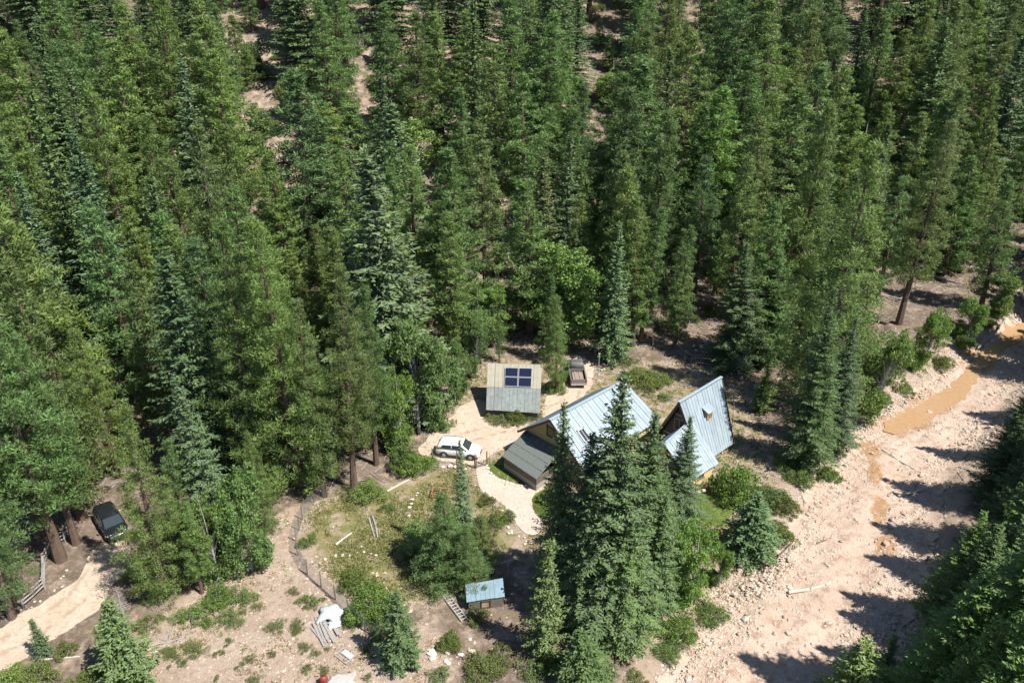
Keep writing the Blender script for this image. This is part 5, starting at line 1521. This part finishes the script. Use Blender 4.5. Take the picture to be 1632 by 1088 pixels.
r9 = np.random.default_rng(9)
scatter('field_pebbles', 3500, s_bare, (.03, .13), M_rock, 'small pale pebbles on the bare soil at lower left', 'pebbles', 8)
bp = [p for p in in_px([BARE], 2600, r9) if wob(p[0] * 1.3, p[1] * 1.3) > .05]
go = blades('dry_field_grass', bp, M_grass, 'sparse dry grass on the bare soil at lower left', (.05, .2), 7, 11); go.color = (1, .95, .85, 1)
go = blades('garden_grass', [p for p in in_px([GARDEN], 5200, r9) if wob(p[0] * 1.1 + 2, p[1] * 1.1) + r9.uniform(-.35, .35) > -.05], M_grass, 'dry yellow-green grass growing in the garden', (.08, .26), 7)
go.color = (.85, 1, .8, 1)
go = blades('yard_grass', in_px([YARD], 3600, r9), M_grass, 'dry tufted grass around the houses', (.08, .26), 8, 4); go.color = (.9, 1, .8, 1)
go = blades('lawn_blades', in_px([LAWN, LAWN2, LAWN3], 2600, r9), M_grass, 'short green blades of the lawns', (.06, .16), 8, 5, .12, .03); go.color = (.62, 1.0, .5, 1)
FL = []
y = r9.uniform(60, 200, 9000); x = r9.uniform(-.7, .7, 9000) * y; sdf = wash_sd(x, y); ppx, ppy, _ = proj(x, y, hz(x, y))
ok = (sdf > .5) & (wob(x * .6 + 4, y * .6) + r9.uniform(-.5, .5, 9000) > .25)
FL = [(a, b, c) for a, b, c, p, q in zip(x[ok], y[ok], hz(x, y)[ok], ppx[ok], ppy[ok]) if not inpoly(p, q, ROAD) and not inpoly(p, q, PATH) and not inpoly(p, q, BARE)]
go = blades('forest_undergrowth', FL, M_grass, 'low grassy undergrowth on the forest floor', (.15, .5), 9, 6, .3, .06); go.color = (.75, .9, .7, 1)

# ------------------------------------------------------------------ logs, planks, sticks
def log(p, q, r, mat, label, name='fallen_log', group=None, dz=.0, stubs=2, taper=.6):
    a = Vector((*p, h1(*p) + r + dz)); b = Vector((*q, h1(*q) + r * taper + dz)); e = empty(name, a); d = b - a
    m = MB(); s = d.cross(Vector((0, 0, 1))).normalized() * rs.uniform(-.04, .04) * d.length
    m.tube([(0, 0, 0), d * .5 + s, d], [r, r * (1 + taper) / 2, r * taper], 8); m.build('trunk', mat, e)
    for k in range(stubs):
        t = rs.uniform(.3, .9); c = d * t; u = Vector((rs.uniform(-1, 1), rs.uniform(-1, 1), rs.uniform(.2, 1))).normalized()
        MB().tube([c, c + u * rs.uniform(.3, .8)], [r * .35, .015], 5).build('branch_stub', mat, e)
    return tag(e, label, 'log', group)
def plog(p, q, r, mat, label, **k): return log(gp(*p), gp(*q), r, mat, label, **k)
plog((617, 784), (652, 765), .10, M_log, 'long bleached pole lying at the top of the garden', stubs=0, taper=.8)
plog((535, 869), (560, 850), .10, M_log, 'short bleached pole lying on the garden grass', stubs=0, taper=.8)
plog((588, 826), (597, 856), .09, M_dead, 'left one of two grey poles side by side in the garden', stubs=0, taper=.9)
plog((594, 823), (602, 857), .09, M_dead, 'right one of two grey poles side by side in the garden', stubs=0, taper=.9)
plog((1255, 950), (1322, 935), .16, M_log, 'bleached log lying across the sand of the wash', dz=.3)
plog((1187, 985), (1194, 1022), .12, M_bark2, 'dark log lying lengthwise in the lower wash', dz=.25, stubs=1)
plog((1405, 722), (1470, 760), .14, M_log, 'pale log half in shadow on the upper wash', dz=.3)
plog((1430, 795), (1478, 782), .12, M_log, 'twisted pale driftwood in the shaded middle wash', dz=.3, stubs=4)
plog((1556, 560), (1602, 512), .14, M_dead, 'grey fallen trunk leaning along the stream bank', dz=.3, stubs=4)
plog((1598, 500), (1624, 520), .12, M_log, 'white dead branch at the right edge above the stream', dz=.3, stubs=3)
plog((1240, 890), (1262, 868), .08, M_bark2, 'dark stick among the rocks of the middle wash', dz=.25, stubs=3)
plog((1300, 870), (1325, 862), .07, M_bark2, 'small dark stick on the sand of the middle wash', dz=.25, stubs=3)
plog((240, 1030), (312, 1012), .07, M_dead, 'long grey stick on the ground right of the roadside spruce', stubs=3)
plog((262, 1040), (280, 985), .06, M_dead, 'upright grey stick beside the roadside spruce', stubs=3)
plog((62, 1052), (128, 1046), .08, M_log, 'pale stick lying below the spruce sapling', stubs=2)
plog((300, 1010), (310, 975), .05, M_dead, 'thin grey stick standing in the green strip', stubs=2)
plog((845, 560), (905, 545), .14, M_log, 'pale log on the ground behind the solar shed', stubs=2)
plog((925, 486), (958, 492), .16, M_log, 'pale log in the opening behind the pickup truck')
plog((1060, 455), (1115, 448), .15, M_dead, 'grey log lying in the opening behind the yard')
plog((820, 405), (882, 412), .18, M_log, 'long pale log among the trees above the solar shed')
plog((1395, 470), (1440, 478), .16, M_dead, 'grey log on the flat right of the giant pine')
plog((1480, 440), (1530, 452), .16, M_dead, 'grey log on the flat at the right')
plog((1200, 620), (1250, 612), .15, M_dead, 'grey log in the shade right of the steep roofed house')
for i in range(13):
    px, py = 500 + (i % 7) * 5.5 + rs.uniform(-2, 2), 988 + (i // 7) * 8 + rs.uniform(-2, 2)
    x, y = gp(px, py); z = h1(x, y)
    o = MB().box((0, 0, 0), (rs.uniform(1.7, 2.6), .16, .05)).build('grey_plank', M_dead)
    o.location = (x + .35, y - .9, z + .05 + .05 * (i % 3)); o.rotation_euler = (0, rs.uniform(-.03, .03), R(-58) + rs.uniform(-.16, .16))
    lb = 'weathered grey plank in the loose heap below the white tarp'; tag(o, lb, 'plank', 'planks in the heap'); LINED.append((o, lb))
# white tarp: a crumpled sheet over a low heap
def tarp(px, py, sx, sy, h, label, mat, rz=0., seed=1):
    r_ = np.random.default_rng(seed); n = 16; g = np.linspace(-1, 1, n); X, Y = np.meshgrid(g, g)
    Z = h * np.clip(1 - (X ** 2 + Y ** 2) * .75, 0, 1) ** .7 + .05 * np.abs(np.sin(X * 7 + Y * 4)) + r_.uniform(0, .05, X.shape)
    rr = 1 + .12 * np.sin(5 * np.arctan2(Y, X) + seed)
    V = np.stack([X * sx * rr, Y * sy * rr, Z + .02], -1).reshape(-1, 3); ii = np.arange(n * n).reshape(n, n)
    Q = np.stack([ii[:-1, :-1], ii[:-1, 1:], ii[1:, 1:], ii[1:, :-1]], -1).reshape(-1, 4)
    me = np_mesh('tarp', V, Q, mat); x, y = gp(px, py); o = bpy.data.objects.new('tarp', me); COL.objects.link(o); o.location = (x, y, h1(x, y) + .03); o.rotation_euler = (0, 0, rz)
    sm = o.modifiers.new('thick', 'SOLIDIFY'); sm.thickness = .02
    return tag(o, label, 'tarp')
M_tarp = simple('white_tarp', (.42, .47, .48), .5, var=.08)
tarp(528, 980, .9, .8, .55, 'crumpled white tarp over a low heap by the garden fence', M_tarp)
tarp(534, 996, .5, .4, .2, 'small folded white sheet just below the large tarp', M_tarp, .4, 3)
tarp(545, 1086, .9, .6, .06, 'flat pale sheet on the ground beside the red canister', simple('pale_sheet', (.38, .36, .34), .6), .2, 5)
# red canister at the bottom edge
x, y = gp(517, 1090); e = empty('red_canister', (x, y, h1(x, y) + .02)); tag(e, 'rusty red canister standing at the bottom edge', 'canister')
M_red = simple('red_paint', (.22, .035, .03), .5, var=.25)
prof = [(.02, 0), (.24, 0), (.26, .05), (.26, .62), (.22, .74), (.1, .8), (.08, .8)]
MB().loft([[(r_ * math.cos(a), r_ * math.sin(a), z_) for a in np.linspace(0, 2 * math.pi, 14, endpoint=False)] for r_, z_ in prof]).build('tank', M_red, e)
MB().loft([[(r_ * math.cos(a), r_ * math.sin(a), z_) for a in np.linspace(0, 2 * math.pi, 10, endpoint=False)] for r_, z_ in [(.06, .79), (.06, .9), (.03, .92)]]).build('valve', M_black, e)
MB().tube([(-.16, 0, .72), (-.16, 0, .98), (.16, 0, .98), (.16, 0, .72)], .02, 6).build('handle', M_red, e)
# pallet-like frame with a white board
x, y = gp(550, 1046); e = empty('ground_frame', (x, y, h1(x, y) + .04), R(-38)); tag(e, 'flat grey timber frame with a white board on the bare soil', 'frame')
for dy in (-.42, 0, .42): MB().box((0, dy, .03), (1.3, .07, .06)).build('rail', M_dead, e)
for dx in (-.6, .6): MB().box((dx, 0, .09), (.09, .95, .05)).build('slat', M_dead, e)
MB().box((.05, .2, .09), (.95, .4, .03)).build('board', M_tarp, e)
plog((684, 1092), (700, 1066), .12, M_bark2, 'dark plank like log at the bottom edge among rocks', stubs=0, taper=1.)
# ladder lying in the shade left of the hut
x, y = gp(724, 968); e = empty('ladder', (x, y, h1(x, y) + .05), R(122)); tag(e, 'metal ladder lying in the shade left of the hut', 'ladder')
for s in (-1, 1): MB().box((0, s * .24, .1), (3.4, .05, .09)).build('rail', M_alu, e)
for k in range(10): MB().tube([(-1.5 + k * .333, -.24, .1), (-1.5 + k * .333, .24, .1)], .025, 6).build('rung', M_alu, e)
# timber bed frame in the garden
x, y = gp(702, 790); e = empty('garden_bed_frame', (x, y, h1(x, y)), R(-6)); tag(e, 'brown timber frame with two square openings in the upper garden', 'frame')
M_rust = simple('red_brown_timber', (.26, .12, .06), .8, var=.2)
for dx in (-.75, 0, .75):
    MB().box((dx, 0, .5), (.08, 1.0, .08)).build('crossbar', M_rust, e)
    for dy in (-.48, .48): MB().box((dx, dy, .23), (.08, .08, .46)).build('leg', M_rust, e)
for dy in (-.5, .5): MB().box((0, dy, .51), (1.66, .09, .09)).build('rail', M_rust, e)
# clothes line post in the dark yard
x, y = gp(810, 922); e = empty('clothes_post', (x, y, h1(x, y)), R(20)); tag(e, 'grey T shaped clothes line post in the dark yard', 'post')
MB().tube([(0, 0, -.1), (0, 0, 1.9)], .05, 8).build('pole', M_dead, e); MB().tube([(-.6, 0, 1.85), (.6, 0, 1.9)], .045, 8).build('crossbar', M_dead, e)
for s in (-1, 1): MB().tube([(0, 0, 1.4), (s * .4, 0, 1.86)], .03, 6).build('brace', M_dead, e)
# thin mast right of the pickup
x, y = gp(953, 606); e = empty('mast', (x, y, h1(x, y))); tag(e, 'thin pale mast standing right of the pickup truck', 'mast')
MB().tube([(0, 0, -.1), (0, 0, 3.6)], [.05, .035], 8).build('pole', M_alu, e); MB().box((0, 0, .03), (.3, .3, .06)).build('base_plate', M_alu, e); MB().box((.0, 0, 3.55), (.22, .1, .18)).build('head_box', M_alu, e)

# twigs and branches fallen on the forest floor
def twigs(n, seed):
    r_ = np.random.default_rng(seed); y = r_.uniform(60, 200, n * 2); x = r_.uniform(-.7, .7, n * 2) * y
    ppx, ppy, _ = proj(x, y, hz(x, y)); ok = (wash_sd(x, y) > .6) & ~inpolyv(ppx, ppy, ROAD) & ~inpolyv(ppx, ppy, PATH) & ~inpolyv(ppx, ppy, GARDEN)
    x, y = x[ok][:n], y[ok][:n]; n = len(x); L = r_.uniform(.5, 2.6, n); a = r_.uniform(0, 6.28, n); w = r_.uniform(.02, .06, n)
    d = np.stack([np.cos(a), np.sin(a)], 1) * L[:, None] / 2; s = np.stack([-np.sin(a), np.cos(a)], 1) * w[:, None]
    C = np.stack([x, y], 1); p0, p1 = C - d, C + d
    z0, z1 = hz(p0[:, 0], p0[:, 1]) + .04, hz(p1[:, 0], p1[:, 1]) + .04
    V = np.stack([np.column_stack([p0 - s, z0]), np.column_stack([p0 + s, z0]), np.column_stack([p0, z0 + w * 1.8]), np.column_stack([p1 - s * .5, z1]), np.column_stack([p1 + s * .5, z1]), np.column_stack([p1, z1 + w])], 1).reshape(-1, 3)
    q = np.arange(n)[:, None] * 6
    F = np.concatenate([q + np.array([[0, 2, 5, 3]]), q + np.array([[1, 4, 5, 2]]), q + np.array([[0, 3, 4, 1]])])
    me = np_mesh('fallen_twigs', V, F, M_dead); o = bpy.data.objects.new('fallen_twigs', me); COL.objects.link(o)
    tag(o, 'grey twigs and branches strewn over the forest floor', 'twigs', kind='stuff')
twigs(7000, 12)

# ------------------------------------------------------------------ fences
M_wire = simple('fence_wire', (.22, .26, .25), .5, .3, var=.1)
M_post = simple('old_post', (.16, .125, .10), .9, var=.25)
def wire_fence(pts, h, gap, label, cells=True, post_r=.05):
    P = [Vector(gp(*p)) for p in pts]; o = Vector((P[0].x, P[0].y, h1(P[0].x, P[0].y))); e = empty('wire_fence', o); tag(e, label, 'fence')
    pl = []
    for a, b in zip(P[:-1], P[1:]):
        m = max(1, round((b - a).length / gap)); pl += [a.lerp(b, i / m) for i in range(m)]
    pl.append(P[-1])
    Q3 = [Vector((p.x, p.y, h1(p.x, p.y))) - o for p in pl]
    for p in Q3:
        MB().tube([p - Vector((0, 0, .2)), p + Vector((rs.uniform(-.06, .06), rs.uniform(-.06, .06), h + rs.uniform(0, .2)))], [post_r, post_r * .85], 6).build('post', M_post, e)
    for a, b in zip(Q3[:-1], Q3[1:]):
        w = MB(); n = 9 if cells else 3
        for k in range(n):
            z = .08 + (h - .12) * k / (n - 1); sag = Vector((0, 0, -.03))
            w.tube([a + Vector((0, 0, z)), (a + b) / 2 + Vector((0, 0, z)) + sag, b + Vector((0, 0, z))], .009 if cells else .012, 3)
        if cells:
            m = int((b - a).length / .16)
            for k in range(1, m): q = a.lerp(b, k / m); w.tube([q + Vector((0, 0, .05)), q + Vector((0, 0, h - .04))], .008, 3)
        w.build('wire_mesh', M_wire, e)
    return e
wire_fence([(522, 792), (500, 800), (482, 828), (472, 862), (474, 885), (490, 915), (512, 935), (535, 955), (556, 980), (582, 1005), (606, 1020)], 1.5, 1.9, 'leaning wire mesh garden fence curving along the bare soil')
wire_fence([(1040, 556), (1075, 566), (1107, 586), (1150, 590)], 1.5, 2.4, 'wire fence with thin dark posts behind the steep roofed house', False)
wire_fence([(690, 735), (728, 741), (757, 745)], 1.5, 2.2, 'short wire fence before the white car', False, .06)
# gate at the head of the path
x, y = gp(759, 746); x2, y2 = gp(776, 742); e = empty('garden_gate', (x, y, h1(x, y))); tag(e, 'small open wooden gate frame at the head of the garden path', 'gate')
d = Vector((x2 - x, y2 - y, 0))
for p in (Vector((0, 0, 0)), d): MB().box(p + Vector((0, 0, .8)), (.13, .13, 1.8)).build('post', M_post, e)
MB().tube([Vector((0, 0, .25)), d + Vector((0, 0, .25))], .05, 6).build('rail', M_post, e)
MB().tube([Vector((0, 0, .75)), d + Vector((0, 0, .75))], .03, 6).build('rail', M_post, e)
# grey split rail fence at the left
P = [gp(*p) for p in [(38, 968), (72, 938), (72, 900), (84, 872), (104, 862), (112, 842)]]
o = Vector((*P[0], h1(*P[0]))); e = empty('split_rail_fence', o); tag(e, 'zigzag grey split rail fence around the thick pine trunk', 'fence')
Q3 = [Vector((*p, h1(*p))) - o for p in P]
for p in Q3: MB().tube([p - Vector((0, 0, .2)), p + Vector((0, 0, 1.25))], [.09, .08], 7).build('post', M_dead, e)
for a, b in zip(Q3[:-1], Q3[1:]):
    for z in (.35, .7, 1.05): MB().tube([a + Vector((0, 0, z)), (a + b) / 2 + Vector((0, 0, z - .03)), b + Vector((0, 0, z + rs.uniform(-.05, .05)))], .065, 6).build('rail', M_dead, e)

# ------------------------------------------------------------------ labels for the trees of the forest
ORD = ['first', 'second', 'third', 'fourth', 'fifth', 'sixth', 'seventh', 'eighth', 'ninth', 'tenth', 'eleventh', 'twelfth', 'thirteenth', 'fourteenth', 'fifteenth', 'sixteenth', 'seventeenth', 'eighteenth', 'nineteenth', 'twentieth']
KINDW = {'pine_tree': 'pine', 'spruce_tree': 'spruce', 'fir_tree': 'fir', 'aspen_tree': 'aspen', 'broadleaf_tree': 'leafy tree', 'dead_tree': 'dead tree', 'juniper_tree': 'juniper'}
XW = ['far left', 'left', 'centre left', 'centre', 'centre right', 'right', 'far right']
YW = ['along the top edge', 'in the upper forest', 'in the middle forest', 'in the lower forest', 'near the bottom']
GRP = {}
for t in TREES:
    nm = SPECIES[t['kind']]; t['cat'] = KINDW[nm] if 'tree' in KINDW[nm] else KINDW[nm] + ' tree'
    a, b, _ = proj(t['x'], t['y'], t['z'] + t['h'] * .8)
    t['px'] = a
    ix = min(6, max(0, int(a / 1632 * 7))); iy = 0 if b < 90 else 1 if b < 230 else 2 if b < 420 else 3 if b < 700 else 4
    if not t['label']: GRP.setdefault((nm, t['tint'], ix, iy), []).append(t)
for (nm, tint, ix, iy), L in GRP.items():
    L.sort(key=lambda q: q['px'])
    for i, t in enumerate(L):
        b = f'{tint} {KINDW[nm]} {YW[iy]} at the {XW[ix]}'
        if len(L) > 1: b += f', {ORD[min(i, 19)]} such from left'
        t['label'] = b
for t in TREES:
    tag(t['root'], t['label'], t['cat'], {'pine_tree': 'pines of the forest', 'spruce_tree': 'spruces of the forest', 'fir_tree': 'firs of the forest'}.get(SPECIES[t['kind']], 'other trees of the valley'))

# stones, rocks, weeds and bushes of one kind: told apart by their order from the left
BY = {}
for o, lb in LINED + WEEDS + SLOPE: BY.setdefault(lb, []).append(o)
for lb, L in BY.items():
    if len(L) == 1: continue
    L.sort(key=lambda q: proj(*q.location)[0])
    for i, o in enumerate(L):
        if i < 20: o['label'] = f'{lb}, {ORD[i]} from left' if i < len(L) - 1 else f'{lb}, rightmost'
        elif i == len(L) - 1: o['label'] = f'{lb}, rightmost'
        else: o['label'] = f'{lb}, {ORD[len(L) - 1 - i]} from right' if len(L) - 1 - i < 20 else lb
